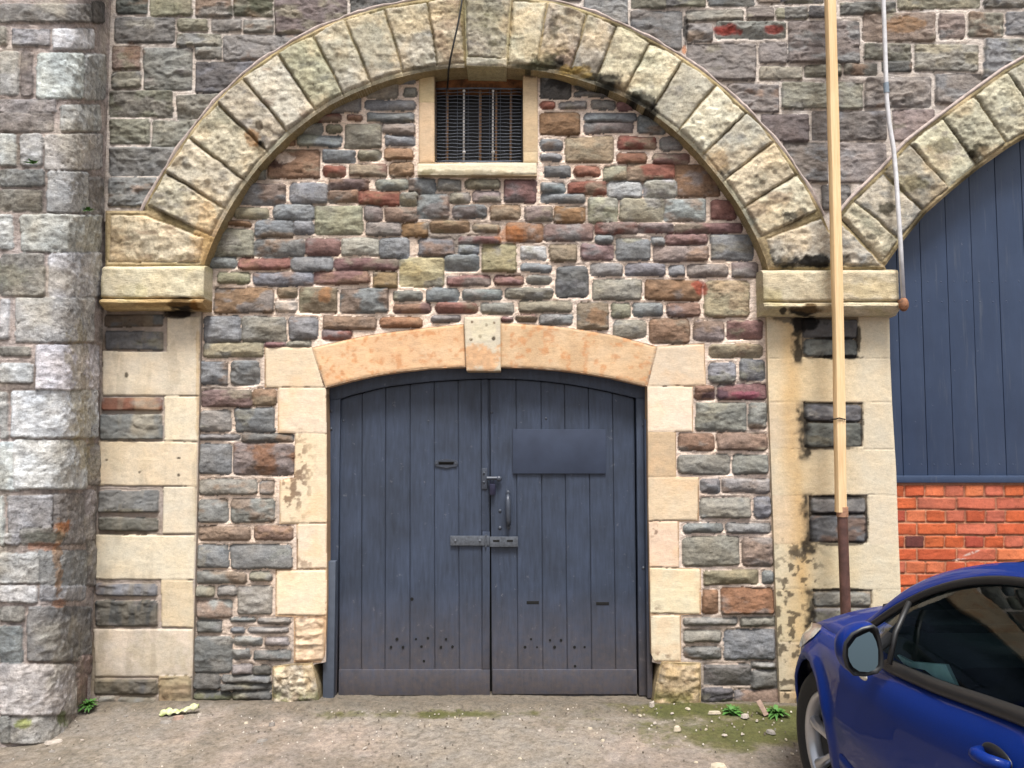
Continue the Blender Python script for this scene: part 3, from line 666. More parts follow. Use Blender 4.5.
JR_ = [('p', [(657.5, 347), (703.5, 344.5), (704.5, 385), (648.5, 385.5)], 'C/a'), ('r', (648, 387, 692, 431), 'C/a'), ('r', (648.3, 432.3, 675, 476), 'E/a'), ('r', (648.5, 477.3, 697.5, 520), 'CE/a'),
       ('r', (649.3, 522, 677.5, 567), 'CE/a'), ('r', (650.5, 569, 699.5, 613), 'C/a'), ('r', (651.3, 616, 679.5, 660.5), 'C/a')]
jrp = [(657, 345.8), (704.5, 343), (706, 386.2), (693.2, 386.5), (693.2, 431.6), (676.2, 432), (676.2, 476.6), (699, 477), (699, 521), (679, 521.5), (679, 568), (701, 568.3), (701, 614.3), (681, 615), (681, 661.8), (655, 661.5), (651.5, 655), (650, 600), (648, 480), (647.3, 386.5)]
field('door_jamb', M_ash, infill, jrp, JR_, BI - .012, .0055, relief=.012, rockn=.01, edge=2, warp=.55, mortar=(190, 160, 130), mdark=(120, 98, 80), mdk=.35, skirt=.15, seed=43, green=jamb_tone, groove=.003)
# segmental lintel and its keystone
lo_l = [(312, 347.5), (340, 341), (368, 335), (400, 330.5), (429, 327), (464, 324)]; li_l = [(466, 367), (429, 368.5), (402, 371.5), (377.5, 375), (350, 381), (325.5, 387.6)]
lo_r = [(500, 322.8), (530, 324), (560, 326.6), (588, 330.5), (614, 335), (657, 346.3)]; li_r = [(647.3, 386.3), (610, 377.5), (585, 373.5), (560, 370.3), (530, 368), (500, 367)]
def lint_tone(COL, PX, PY, U, Z, M):
    k = sstep(-.25, .4, fbm(U, Z, 8, 5, 45)); COL = COL * (1 - .45 * k[..., None]) + lin((238, 208, 172)) * ALB * .45 * k[..., None]
    k = sstep(.05, .5, fbm(U, Z, 30, 4, 46)) * .6; return COL * (1 - k[..., None]) + lin((206, 142, 92)) * ALB * k[..., None]
field('lintel_arch', M_ash, infill, lo_l + li_l, [('p', [(314, 349), (340, 342.5), (368, 336.5), (400, 332), (429, 328.5), (463.5, 325.5), (465.5, 366), (429, 367.5), (402, 370.5), (377.5, 374), (350, 380), (326, 386)], 'Z/a')],
      BI - .018, .0055, relief=.01, rockn=.01, warp=.5, mortar=(210, 180, 150), skirt=.16, seed=44, green=lint_tone)
field('lintel_arch', M_ash, infill, lo_r + li_r, [('p', [(501, 324.2), (530, 325.5), (560, 328), (588, 332), (614, 336.5), (655, 347.5), (646, 385), (610, 376.5), (585, 372.5), (560, 369.3), (530, 367), (501, 366)], 'Z/a')],
      BI - .018, .0055, relief=.01, rockn=.01, warp=.5, mortar=(210, 180, 150), skirt=.16, seed=46, green=lint_tone)
field('lintel_keystone', M_ash, infill, [(463.8, 316.8), (500.5, 316.5), (500.8, 371), (466.5, 371)], [('p', [(464.4, 317.4), (500, 317), (500.3, 370.4), (467, 370.4)], 'A/a')], BI - .045, .005, relief=.01, rockn=.01, warp=.4, mortar=(200, 180, 150), skirt=.19, seed=47,
      stains=[(480, 336.5, 2, 2, (70, 50, 40), .95, .1), (471, 339.5, 2, 1.6, (80, 60, 45), .95, .1), (493.5, 338.5, 2, 2.4, (50, 36, 30), .95, .1), (486.5, 325, 1.5, 2, (90, 70, 60), .9, .3), (472, 322, 1.4, 1.4, (110, 90, 70), .9, .1), (494, 323, 1.4, 1.4, (110, 90, 70), .9, .1), (484, 358, 20, 14, (222, 172, 126), .8, .6), (482, 330, 14, 14, (224, 214, 184), .5, .8)])
# foot stones
def gst(COL, PX, PY, U, Z, M):
    k = sstep(-.1, .4, fbm(U, Z, 12, 5, 55)); COL = COL * (1 - .45 * k[..., None]) + lin((216, 188, 140)) * ALB * .45 * k[..., None]
    k = sstep(.05, .4, fbm(U, Z, 24, 4, 57)) * .5; COL = COL * (1 - k[..., None]) + lin((120, 96, 66)) * ALB * k[..., None]
    k = sstep(682, 700, PY) * sstep(-.4, .2, fbm(U, Z, 20, 4, 56)) * .7; return COL * (1 - k[..., None]) + lin((104, 108, 56)) * ALB * k[..., None]
field('foot_stone', M_rock, infill, [(272.5, 667), (292, 664.5), (312, 663.5), (315, 675), (318, 690), (320, 712), (272, 712)], [('p', [(273.5, 668), (292, 666), (312, 665), (315, 675), (318, 690), (320.5, 714), (273.5, 714)], 'HA')], BI - .03, .0055, relief=.024, rockn=.014, edge=4, rfreq=8, warp=1.2, mortar=(190, 170, 130), skirt=.16, seed=51, green=gst, fstretch=1.2)
field('foot_stone', M_rock, infill, [(662, 662.5), (701, 663.5), (701, 714), (652, 714), (655, 690), (658, 674)], [('p', [(663, 664), (699.5, 665), (699.5, 716), (653.5, 716), (656.5, 690), (659.5, 674)], 'HB')], BI - .03, .0055, relief=.024, rockn=.014, edge=4, rfreq=8, warp=1.2, mortar=(190, 170, 130), skirt=.16, seed=52, green=gst, fstretch=1.2)

# ================================================================ barred window
win = empty('barred_window', (at(478, 162, BI).x, BI, at(478, 162, BI).z), 'small square window with pale stone jambs and rusty bars behind wavy wire mesh, high under the arch keystone', 'window')
field('window_jamb', M_ash, win, [(419, 68.5), (434.5, 68.5), (434.5, 163), (418.8, 163)], [('r', (419.6, 69, 434, 102), 'E/a'), ('r', (419.4, 103, 434, 162.4), 'E/a')], BI - .02, .005, relief=.01, warp=.3, skirt=.15, mortar=(190, 165, 130), seed=61)
field('window_jamb', M_ash, win, [(523, 71), (537.8, 71), (537.8, 163), (523, 163)], [('r', (523.6, 72, 537.2, 151.5), 'E/a'), ('r', (524, 152.5, 537.2, 162.4), 'E/a')], BI - .02, .005, relief=.01, warp=.3, skirt=.15, mortar=(190, 165, 130), seed=62,
      stains=[(530, 73, 9, 4, (60, 48, 36), .8, .7)])
field('window_sill', M_ash, win, [(417.4, 162.8), (537, 162.8), (537, 175.6), (417.4, 174.6)], [('r', (418, 163.3, 536.4, 175), 'A/a')], BI - .055, .005, relief=.012, rockn=.012, warp=.5, skirt=.2, mortar=(190, 170, 140), seed=63,
      stains=[(470, 173, 50, 3, (150, 136, 110), .6, .8), (425, 173, 9, 4, (120, 110, 70), .6, .7)])
hd = MB(); a = at(433, 64, BI + .05); b = at(524, 89, BI + .05)
hd.bb(a.x, b.x, BI + .05, BI + .14, b.z, a.z + .02, .006)
M_head = plain('sooty_head_stone', (120, 78, 46), .9, 0, .6, 14, .004); hd.build('window_head', M_head, win)
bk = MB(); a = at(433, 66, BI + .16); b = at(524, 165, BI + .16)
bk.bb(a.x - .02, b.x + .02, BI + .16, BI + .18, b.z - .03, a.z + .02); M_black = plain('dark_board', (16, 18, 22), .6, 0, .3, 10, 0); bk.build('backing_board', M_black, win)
M_bar_r = plain('rusty_iron_bar', (158, 124, 96), .8, 0, .35, 60, .001); M_bar_w = plain('pale_painted_bar', (226, 224, 222), .6, 0, .2, 60, .0008); M_wire = plain('galvanised_wire', (96, 102, 114), .5, .4, .2, 60, 0)
for x, mm, rr in ((447.3, M_bar_r, .008), (464, M_bar_w, .006), (480.2, M_bar_r, .009), (493, M_bar_w, .0055), (496.3, M_bar_r, .0065), (511, M_bar_r, .007)):
    q = MB(); dy = BI + (.045 if mm is M_bar_w else .07)
    q.cyl(at(x, 88, dy), at(x - .3, 162.5, dy), rr, seg=8)
    if mm is M_bar_w: q.ball(at(x, 91, dy - .004), .009, u=8, v=6); q.ball(at(x, 152, dy - .004), .011, u=8, v=6)
    q.build('bar', mm, win, smooth=True)
w = MB(); k = 0
for i in range(22):
    y = 89 + i * 3.42; pts = []
    for j in range(34):
        x = 436 + j * (86 / 33.); pts.append(at(x, y + .22 * math.sin(j * 1.15 + i * .6) + .3 * math.sin(j * .31 + i) - (1.0 if i > 15 and 12 < j < 22 else 0) * .4, BI + .03 + .003 * math.sin(j * 1.9)))
    w.tube(pts, .0021, 5)
for j in range(9):
    x = 436 + j * 10.75; w.tube([at(x, 88.5, BI + .033), at(x - .2, 125, BI + .034), at(x - .3, 162, BI + .033)], .0016, 5)
w.tube([at(436, 88.5, BI + .03), at(480, 88, BI + .03), at(522, 89, BI + .03)], .004, 6)
w.tube([at(436, 161.5, BI + .03), at(480, 162, BI + .03), at(522, 161.5, BI + .03)], .004, 6)
w.build('wire_mesh', M_wire, win, smooth=True)
cb = MB(); cb.tube([at(463, -14, -.13), at(461.5, 4, -.132), at(458, 24, -.13), at(454, 42, -.125), at(450.5, 58, -.12), at(448.5, 70, -.07), at(447.5, 88, .07)], .0055, 8)
o = cb.build('cable', plain('black_cable', (14, 14, 14), .5, bmp=0), None, smooth=True); setp(o, 'thin black cable hanging over the arch beside the keystone into the barred window', 'cable')

# ================================================================ buttress on the left
prof_px = [(-150, 744.5), (-60, 744.5), (0, 744), (20, 743), (42, 740), (55, 734), (64, 727), (72, 719), (80, 711), (88, 704), (96, 698), (101, 694)]
def gpt(px, py):      # point on the ground
    a = (px - 512) / F; b = (384 - py) / F; dz = st + b * ct; s = -CH / dz; return Vector((a * s, s * (ct - b * st) - CD, 0))
P2 = [gpt(x, y) for x, y in prof_px]
seg = [0]
for i in range(1, len(P2)): seg.append(seg[-1] + (P2[i] - P2[i-1]).length)
us = np.arange(0, seg[-1], .0065)
bx = np.interp(us, seg, [p.x for p in P2]); by = np.interp(us, seg, [p.y for p in P2])
kk = np.ones(15) / 15
bxs = np.convolve(np.pad(bx, 7, 'edge'), kk, 'valid'); bys = np.convolve(np.pad(by, 7, 'edge'), kk, 'valid')
tx = np.gradient(bxs); ty = np.gradient(bys); tl = np.hypot(tx, ty) + 1e-9
pathb = (bxs, bys, ty / tl, -tx / tl, us)
BT = parse('''0 20 430 108 g;436 10 500 110 d;0 130 35 215 g;62 140 240 222 ln;255 140 450 235 w;0 250 90 455 l;100 250 158 465 gq;178 255 400 475 w;400 260 505 480 l;0 480 270 540 gl
0 545 255 632 g;290 505 480 630 l;0 645 78 795 wn;100 645 205 795 l;215 645 490 815 l''', 0, 0, 4.8)
BT += parse('''0 95 212 175 ng;0 195 205 290 gq;228 105 420 300 wg;425 130 495 330 g;0 310 62 475 lw;100 312 480 490 l;0 500 215 700 g;235 495 480 705 wl''', 0, 150, 4.8)
BT += parse('''0 -5 45 190 w;78 -10 450 200 l;0 225 150 268 g;0 305 160 395 w;175 215 475 440 w;0 445 38 665 l;55 435 465 660 w''', 0, 300, 4.8)
BT += parse('''0 10 100 240 wl;70 0 410 235 w;415 20 470 215 g;0 270 20 510 w;40 265 250 440 ln;250 260 400 500 g;400 240 455 480 gl;100 425 300 500 g;25 445 100 500 l
0 545 190 690 l;190 530 410 700 ln;415 480 460 700 g;0 700 180 780 l;190 700 400 770 l''', 0, 440, 4.8)
BT += parse('''0 80 120 150 g;0 170 110 350 n;135 80 430 340 ng;0 355 360 600 l;370 310 440 400 q;365 400 415 555 p;0 600 50 735 gn;55 605 340 735 gl''', 0, 590, 4.8)
BT += fill_rows(-150, -4, 0, 745, ['l', 'w', 'g', 'lq'], 9, 24, 46, 40, 90) + fill_rows(-150, 108, -260, -2, ['l', 'w', 'g', 'g', 'lq'], 12, 24, 40, 35, 80)
butt = empty('stone_buttress', (at(40, 700, -.5).x, -.45, 0), 'rough whitish grey stone buttress with rounded corner and rust streak, at far left', 'buttress')
def bt_tone(COL, PX, PY, U, Z, M):
    k = sstep(.0, .5, fbm(U, Z, 6, 5, 101)) * .35; COL = COL * (1 - k[..., None]) + lin((206, 200, 182)) * ALB * k[..., None]
    k = sstep(.1, .5, ridged(U, Z, 16, 4, 102)) * .28; COL = COL * (1 - k[..., None] * .8)
    k = np.exp(-((PX - 97) / 9) ** 2) * .08 + sstep(700, 735, PY) * sstep(-.2, .3, fbm(U, Z, 12, 4, 103)) * .35
    return COL * (1 - k[..., None]) + lin((112, 104, 84)) * ALB * k[..., None]
field('buttress_stonework', stone_mat('pitted_limestone', .9, .008, .004, .30, .2, (1, 1, 1.5)), butt, [(-200, -400), (400, -400), (400, 900), (-200, 900)], BT, 0, .0065, path=pathb, xz=(-.12, 5.6), relief=.011, rockn=.007, edge=1.6, warp=.9, lite=1.36, crack=.75, tint2=False, c2set='lwgl', grow=.6,
      mortar=(200, 188, 184), mdark=(140, 130, 124), mdk=.3, skirt=0, seed=71, fstretch=1.3, dome=.25, green=bt_tone, tintn=.13,
      stains=[(60, 528, 7, 9, (176, 110, 56), .75, 1.0), (57, 560, 4, 32, (172, 128, 78), .5, 1.2), (43, 546, 18, 4, (196, 140, 110), .5, .9), (57, 603, 12, 4, (176, 124, 88), .6, 1.0), (40, 536, 24, 6, (84, 88, 78), .6, .9),
              (25, 724, 8, 5, (140, 150, 60), .7, .9), (61, 718, 5, 8, (90, 110, 40), .7, .9), (78, 380, 10, 60, (186, 172, 126), .4, 1.2), (82, 440, 10, 30, (186, 172, 126), .4, 1.2), (10, 276, 26, 12, (120, 124, 108), .5, .8)])
# ================================================================ double doors
def door_paint():
    m, nt, b = mat('slate_blue_door_paint')
    v = coords(nt, (1, 1, .12)); v1 = coords(nt)
    n1 = noise(nt, 55, 6, .6, v); n2 = noise(nt, 4, 4, .6, v1); n3 = noise(nt, 140, 3, .6, v1); n4 = noise(nt, 26, 5, .7, v1)
    c = mix(nt, tuple(lin((62, 73, 94)) * .74), tuple(lin((53, 62, 79)) * .74), ramp(nt, n2.outputs['Fac'], [(.35, (0, 0, 0)), (.65, (1, 1, 1))]))
    c = mix(nt, c, ramp(nt, n1.outputs['Fac'], [(.3, (.74,)*3), (.7, (1.24,)*3)]), 1, 'MULTIPLY')
    # scuffs and chips
    c = mix(nt, c, (.24, .25, .27), ramp(nt, n4.outputs['Fac'], [(.64, (0, 0, 0)), (.76, (.5,)*3)]))
    # road dirt thrown up over the foot of the doors
    tc = N(nt, 'ShaderNodeTexCoord'); gp = N(nt, 'ShaderNodeNewGeometry'); sp = N(nt, 'ShaderNodeSeparateXYZ'); nt.links.new(gp.outputs['Position'], sp.inputs[0])
    mr = N(nt, 'ShaderNodeMapRange'); mr.inputs[1].default_value = .62; mr.inputs[2].default_value = .02; nt.links.new(sp.outputs['Z'], mr.inputs[0])
    ml = N(nt, 'ShaderNodeMath', operation='MULTIPLY'); nt.links.new(mr.outputs[0], ml.inputs[0]); nt.links.new(ramp(nt, n4.outputs['Fac'], [(.25, (.2,)*3), (.65, (.8,)*3)]), ml.inputs[1])
    c = mix(nt, c, tuple(lin((96, 86, 82)) * .8), ml.outputs[0])
    nt.links.new(c, b.inputs['Base Color']); b.inputs['Roughness'].default_value = .5; b.inputs['Specular IOR Level'].default_value = .45
    nb = bump(nt, n1.outputs['Fac'], .0016); nb = bump(nt, n3.outputs['Fac'], .0006, 1, nb); nt.links.new(nb, b.inputs['Normal']); return m
M_door = door_paint()
M_iron = plain('painted_ironwork', (62, 68, 80), .42, .1, .2, 50, .0006); M_worn = plain('worn_steel', (92, 97, 106), .45, .3, .25, 60, .0006)
M_hole = plain('dark_hole', (6, 6, 7), .9, 0, 0, 5, 0)
door = empty('double_door', (at(489, 697, .17).x, .17, 0), 'dark slate blue boarded double doors with arched head, hasp, padlock and blank panel, set in the stone infill wall', 'door')
YL = .165; TH = .05
def W(px, py, Y=YL): return at(px, py, Y)
top_pts = [(338.5, 400.7), (352, 396), (384, 388), (410, 384.6), (434, 382), (460, 380.4), (489, 379.2), (522, 380.2), (545, 382), (569, 385), (590, 388.6), (611, 393), (638, 399.5)]
def ztop(x, Y=YL): 
    q = [W(a, b, Y) for a, b in top_pts]; return float(np.interp(x, [p.x for p in q], [p.z for p in q]))
def leaf(x0p, x1p, joints_top, joints_bot, name_label, kick, holes):
    lf = MB(); z0 = W(400, 697).z + .003
    xs_t = [x0p[0]] + joints_top + [x1p[0]]; xs_b = [x0p[1]] + joints_bot + [x1p[1]]
    for i in range(len(xs_t) - 1):
        at0, at1 = W(xs_t[i], 420).x, W(xs_t[i+1], 420).x; ab0, ab1 = W(xs_b[i], 690).x, W(xs_b[i+1], 690).x
        g = .0020; zz0 = W(xs_b[i], 670).z if kick else z0
        n = 5; tops = [(x, ztop(x)) for x in np.linspace(at1 - g, at0 + g, n)]
        jit = random.uniform(-.0022, .0022)
        lf.prism([(ab0 + g, z0), (ab1 - g, z0)] + tops, YL + jit, YL + TH + jit, .0028)
    # ledge backing behind boards
    x0, x1 = W(xs_b[0], 600).x + .004, W(xs_b[-1], 600).x - .004
    tops = [(x, ztop(x) - .004) for x in np.linspace(x1, x0, 9)]
    lf.prism([(x0, z0 + .004), (x1, z0 + .004)] + tops, YL + .012, YL + TH + .01)
    L = lf.build('door_leaf', M_door, door, label=name_label)
    k = MB(); a = W(kick[0], kick[2], YL - .012); b_ = W(kick[1], kick[3], YL - .012)
    k.bb(a.x, b_.x, YL - .014, YL + .004, b_.z + .002, a.z, .004); k.build('kick_board', M_door, L)
    for (hx, hy, r) in holes:
        h = MB(); p = W(hx, hy, YL); h.cyl((p.x, YL - .0035, p.z), (p.x, YL + .02, p.z), r, seg=10); h.build('vent_hole', M_hole, L)
    return L
HL = [(397, 639, .009), (391, 647, .008), (403, 647, .008), (416, 639, .007), (421.5, 646.5, .008), (428, 638, .008), (446, 639, .007), (441, 647, .008), (452.5, 646.6, .008), (412, 599, .010), (424, 661, .008)]
HR = [(531, 639, .007), (525, 647, .009), (537, 647, .006), (550, 640, .007), (554.6, 647, .009), (561, 640, .008), (574.5, 647, .009), (584.6, 647, .007), (575, 666, .008)]
LL = leaf((339.5, 338.8), (488, 490), [362, 385.5, 410, 434, 458, 481], [361.5, 385, 410, 435, 459.5, 482.5], 'left door leaf with letter plate', (338.8, 489.8, 669.8, 695.8), HL)
RL = leaf((489.6, 491.8), (633.5, 637), [516, 541, 564.5, 588.5, 612.5], [518, 543, 567.5, 592, 616], 'right door leaf with blank panel and two slots', (492.4, 637.2, 669.8, 694.5), HR)
# cover strip on the meeting edge
q = MB(); a = W(482.6, 532, YL - .008); b_ = W(489.6, 669, YL - .008); q.bb(a.x, b_.x, YL - .010, YL + .002, b_.z, a.z, .002); q.build('cover_strip', M_door, LL)
q = MB(); a = W(482, 384, YL); b_ = W(487.5, 530, YL); q.bb(a.x, b_.x, YL - .004, YL + .002, b_.z, a.z, .002); q.build('cover_strip', M_door, LL)
# letter plate
lp = MB(); c = W(446.3, 463); 
pl = [(-.073, -.004), (-.062, -.022), (-.03, -.026), (0, -.034), (.03, -.026), (.064, -.022), (.073, .0), (.066, .016), (.035, .020), (0, .026), (-.035, .020), (-.066, .016)]
lp.prism([(c.x + x * 1.0, c.z + z * 1.0) for x, z in pl], YL - .008, YL + .001, .003)
for sx in (-1, 1): lp.ball((c.x + sx * .058, YL - .009, c.z - .003), .005, (1, .5, 1), 10, 6)
P_ = lp.build('letter_plate', M_iron, LL); q = MB(); q.bb(c.x - .044, c.x + .044, YL - .0095, YL, c.z - .009, c.z + .003); q.bb(c.x - .048, c.x + .048, YL - .016, YL - .008, c.z + .003, c.z + .009, .002); q.build('letter_slot', M_hole, P_)
# slots in right leaf
for (x0, x1, y) in ((526.5, 539, 602.5), (596, 609, 603.5)):
    q = MB(); a = W(x0, y - 1.6); b_ = W(x1, y + 1.6); q.bb(a.x, b_.x, YL - .0035, YL + .02, b_.z, a.z, .002); q.build('slot', M_hole, RL)
# blank panel
q = MB(); a = W(512.8, 429.3, YL - .012); b_ = W(606, 473.6, YL - .012); q.bb(a.x, b_.x, YL - .014, YL - .001, b_.z, a.z, .0025)
q.build('blank_panel', plain('smooth_panel_paint', (55, 63, 81), .6, 0, .10, 9, .0006, 0, .25), RL)
# rim latch and padlock
q = MB(); a = W(481.5, 468); b_ = W(487.5, 489); q.bb(a.x, b_.x, YL - .012, YL, b_.z, a.z, .005)
for yy in (473, 482): p = W(484, yy); q.ball((p.x, YL - .013, p.z), .008, (1, .6, 1), 10, 6)
p = W(492, 478); q.cyl((W(487, 478).x, YL - .022, p.z), (W(500, 478).x, YL - .022, p.z), .011, seg=12); q.ball((W(499, 478).x, YL - .024, W(499, 478.5).z), .017, (1.1, .8, 1), 12, 8)
q.build('latch', M_iron, door)
q = MB(); a = W(489.5, 484, YL - .03); b_ = W(495.5, 495, YL - .03); q.bb(a.x, b_.x, YL - .035, YL - .012, b_.z, a.z, .005)
q.tube([(a.x + .006, YL - .024, a.z - .004), (a.x + .006, YL - .024, a.z + .022), (a.x + .016, YL - .024, a.z + .034), (a.x + .026, YL - .024, a.z + .022), (a.x + .026, YL - .024, a.z - .004)], .0035, 8)
q.build('padlock', plain('dark_lock_body', (36, 36, 58), .35, .2, .2, 40, .0004), door)
# pull handle
q = MB(); p0 = W(508, 495); p1 = W(508.6, 525); 
q.tube([(p0.x, YL, p0.z), (p0.x, YL - .03, p0.z - .006), (p0.x, YL - .042, p0.z - .03), (p1.x, YL - .042, p1.z + .03), (p1.x, YL - .03, p1.z + .006), (p1.x, YL, p1.z)], [.010, .013, .017, .017, .013, .010], 10)
for p in (p0, p1): q.ball((p.x, YL - .001, p.z + (.012 if p is p0 else -.012)), .013, (1, .35, 1.2), 12, 6)
q.build('pull_handle', M_iron, RL, smooth=True)
q = MB()
for (x, y, r) in ((500, 511, .010), (500, 528, .011)): p = W(x, y); q.ball((p.x, YL, p.z), r, (1, .6, 1), 12, 6)
q.build('bolt_head', M_iron, RL, smooth=True)
# hasp strap
q = MB(); a = W(450.5, 535.6); b_ = W(489.5, 545.2); q.bb(a.x, b_.x, YL - .015, YL - .003, b_.z, a.z, .0025)
for x in (455.5, 480): p = W(x, 540.4); q.ball((p.x, YL - .016, p.z), .008, (1, .6, 1), 10, 6)
p = W(486, 540); q.cyl((p.x, YL - .018, W(486, 534.5).z), (p.x, YL - .018, W(486, 546.5).z), .0055, seg=10)
a = W(489.8, 536.2); b_ = W(518, 546.4); q.bb(a.x, b_.x, YL - .022, YL - .012, b_.z, a.z, .0025)
H_ = q.build('hasp', M_worn, door)
q = MB()
for x0, x1 in ((493, 499.5), (507, 513)): a = W(x0, 539.8, YL - .02); b_ = W(x1, 541.8, YL - .02); q.bb(a.x, b_.x, YL - .0235, YL - .018, b_.z, a.z, .001)
q.build('hasp_slot', M_hole, H_)
# frame: arched head and stiles
fr = MB(); YF = .135
outer = [(318, 384), (325.5, 384), (377.5, 371), (429, 364), (466, 362.5), (500, 362.5), (560, 366.5), (610, 373.5), (650, 383), (658, 386)]
oo = [W(x, y, YF) for x, y in outer]; ins = [(x, ztop(x) + .004) for x in np.linspace(W(637, 400).x, W(339, 400).x, 24)]
fr.prism([(p.x, p.z) for p in oo] + [(W(658, 400, YF).x, ins[0][1])] + ins + [(W(318, 400, YF).x, ins[-1][1])], YF, YF + .09, .004)
fr.build('frame_head', M_door, door)
for x0, x1 in ((324, 338.2), (637.8, 652)):
    q = MB(); a = W(x0, 396, YF); b_ = W(x1, 700, YF); zb = 0.0; zt = W(x0, 397 if x0 < 400 else 396, YF).z
    xa, xb = W(x0, 550, YF).x, W(x1, 550, YF).x
    q.bb(xa, xb, YF + .004, YF + .09, zb, zt + .02, .004); S_ = q.build('frame_stile', M_door, door)
    for yy in (411, 429) if x0 < 400 else (425, 568):
        q = MB(); p = W((331 if x0 < 400 else 643.5), yy, YF); q.ball((p.x, YF + .003, p.z), .009, (1, .6, 1), 10, 6); q.build('stile_bolt', M_worn if yy == 568 else M_iron, S_)
# guard posts at the foot of each stile
q = MB(); a = W(325.3, 561, .10); b_ = W(334.2, 697.5, .10); q.bb(a.x, b_.x, .085, .135, 0, a.z, .004); q.build('guard_post', plain('grey_blue_guard_paint', (76, 84, 98), .5, 0, .12, 20, .0006), door, label='short left guard post')
q = MB(); a = W(646, 572, .10); b_ = W(652.5, 697, .10); q.bb(a.x, b_.x, .095, .135, 0, a.z + .9, .004); q.build('guard_post', M_door, door, label='tall narrow right guard post')
q = MB(); a = W(320, 660, .20); b_ = W(657, 700, .2); q.bb(a.x - .1, b_.x + .1, .23, .26, -.02, ztop(0) + .1); q.build('dark_backing', M_hole, door)
for (x, y) in ((343.5, 421), (428.5, 421), (491.7, 412.5), (546, 418.5), (343, 687)):
    q = MB(); p = W(x, y); q.ball((p.x, YL, p.z), .008, (1, .5, 1), 10, 6); q.build('bolt_head', M_iron, LL if x < 489 else RL)

# ================================================================ right bay: painted boarding over brick
def blue_paint():
    m, nt, b = mat('navy_board_paint'); v = coords(nt, (1, 1, .2)); v1 = coords(nt)
    n1 = noise(nt, 20, 5, .6, v); n2 = noise(nt, 3, 4, .6, v1)
    c = ramp(nt, n2.outputs['Fac'], [(.3, tuple(lin((50, 66, 94)) * .75)), (.7, tuple(lin((60, 76, 104)) * .78))])
    c = mix(nt, c, ramp(nt, n1.outputs['Fac'], [(.3, (.93,)*3), (.7, (1.06,)*3)]), 1, 'MULTIPLY')
    n3 = noise(nt, 7, 6, .7, coords(nt, (6, 6, .35))); c = mix(nt, c, (.10, .115, .14), ramp(nt, n3.outputs['Fac'], [(.56, (0, 0, 0)), (.74, (.45,)*3)]))
    n4 = noise(nt, 34, 5, .7, v1); c = mix(nt, c, (.2, .22, .25), ramp(nt, n4.outputs['Fac'], [(.68, (0, 0, 0)), (.76, (.5,)*3)]))
    nt.links.new(c, b.inputs['Base Color']); b.inputs['Roughness'].default_value = .42
    nt.links.new(bump(nt, n1.outputs['Fac'], .0012), b.inputs['Normal']); return m
M_blue = blue_paint()
YB = .10
brd = empty('boarding', (at(960, 480, YB).x, YB, at(960, 480, YB).z), 'navy blue vertical boarding with a sill board closing the right-hand arch above the red brick', 'boarding')
q = MB(); jx = [(880, 877), (897.5, 902), (920, 927), (944, 955), (968, 981), (992, 1009), (1016, 1037), (1040, 1065), (1064, 1093), (1088, 1120), (1112, 1148), (1136, 1176), (1160, 1204), (1184, 1232), (1210, 1260)]
for i in range(len(jx) - 1):
    # boards are vertical in the world; take each at mid height
    xa = at(.35 * jx[i][0] + .65 * jx[i][1], 380, YB).x; xb = at(.35 * jx[i+1][0] + .65 * jx[i+1][1], 380, YB).x
    z0 = at(900, 478, YB).z
    j = random.uniform(-.0015, .0015); zj = at(960, 292, YB).z + (.004 if i % 2 else 0)
    q.bb(xa + .0018, xb - .0018, YB + j, YB + .03 + j, z0, 5.2, .0025)
    for zz in (z0 + .08, zj - .06, zj + .06, zj + .75):
        for u in (.25, .75): q.ball((xa + (xb - xa) * u, YB + j - .0005, zz), .0045, (1, .35, 1), 8, 5)
q.bb(at(880, 380, YB).x, at(1220, 380, YB).x, YB + .006, YB + .028, z0 + .005, 5.19)
q.build('board_panel', M_blue, brd)
q = MB(); a = at(870, 476, YB - .03); b_ = at(1240, 482.6, YB - .03); q.bb(at(870, 480, YB).x, at(1240, 480, YB).x, YB - .035, YB + .05, at(900, 482.8, YB - .03).z, at(900, 475.8, YB - .03).z, .006)
q.build('sill_board', M_blue, brd)
brk = empty('brick_wall', (at(960, 690, .09).x, .09, 0), 'low orange-red brick wall with a white scrawl, under the navy boarding behind the blue car', 'wall')
BR = []; rr_ = np.random.default_rng(8); y = 484.0; k = 0
rows = []
pal_b = [(214, 110, 68), (206, 102, 62), (196, 94, 60), (216, 122, 82), (194, 106, 82), (174, 80, 62)]
PALL.update({'1': lin(pal_b[0]) * ALB, '2': lin(pal_b[1]) * ALB, '3': lin(pal_b[2]) * ALB, '4': lin(pal_b[3]) * ALB, '5': lin(pal_b[4]) * ALB, '6': lin(pal_b[5]) * ALB, '7': lin((110, 60, 56)) * ALB})
starts = {0: [904, 924], 1: [916.5, 957, 996], 2: [905.5, 926, 945.5], 3: [917, 957.3, 997.5], 4: [909, 929, 948.8], 5: [919.5, 959.5, 985.5], 6: [908, 928.5, 948], 7: [920, 960, 1000]}
for row in range(20):
    y0 = 484.6 + row * 12.75; st_ = row % 2 == 1
    pitch = 39.6 if st_ else 19.9
    x = (916.8 if st_ else 904.5 + (row % 4) * .6) - 5 * pitch
    while x < 1250:
        BR.append(('r', (x + .8, y0 + .8, x + pitch - .9, y0 + 11.6), str(rr_.choice(list('1223344556')))) if not (row == 4 and 885 < x < 906) else ('r', (x + .8, y0 + .8, x + pitch - .9, y0 + 11.6), '7'))
        x += pitch
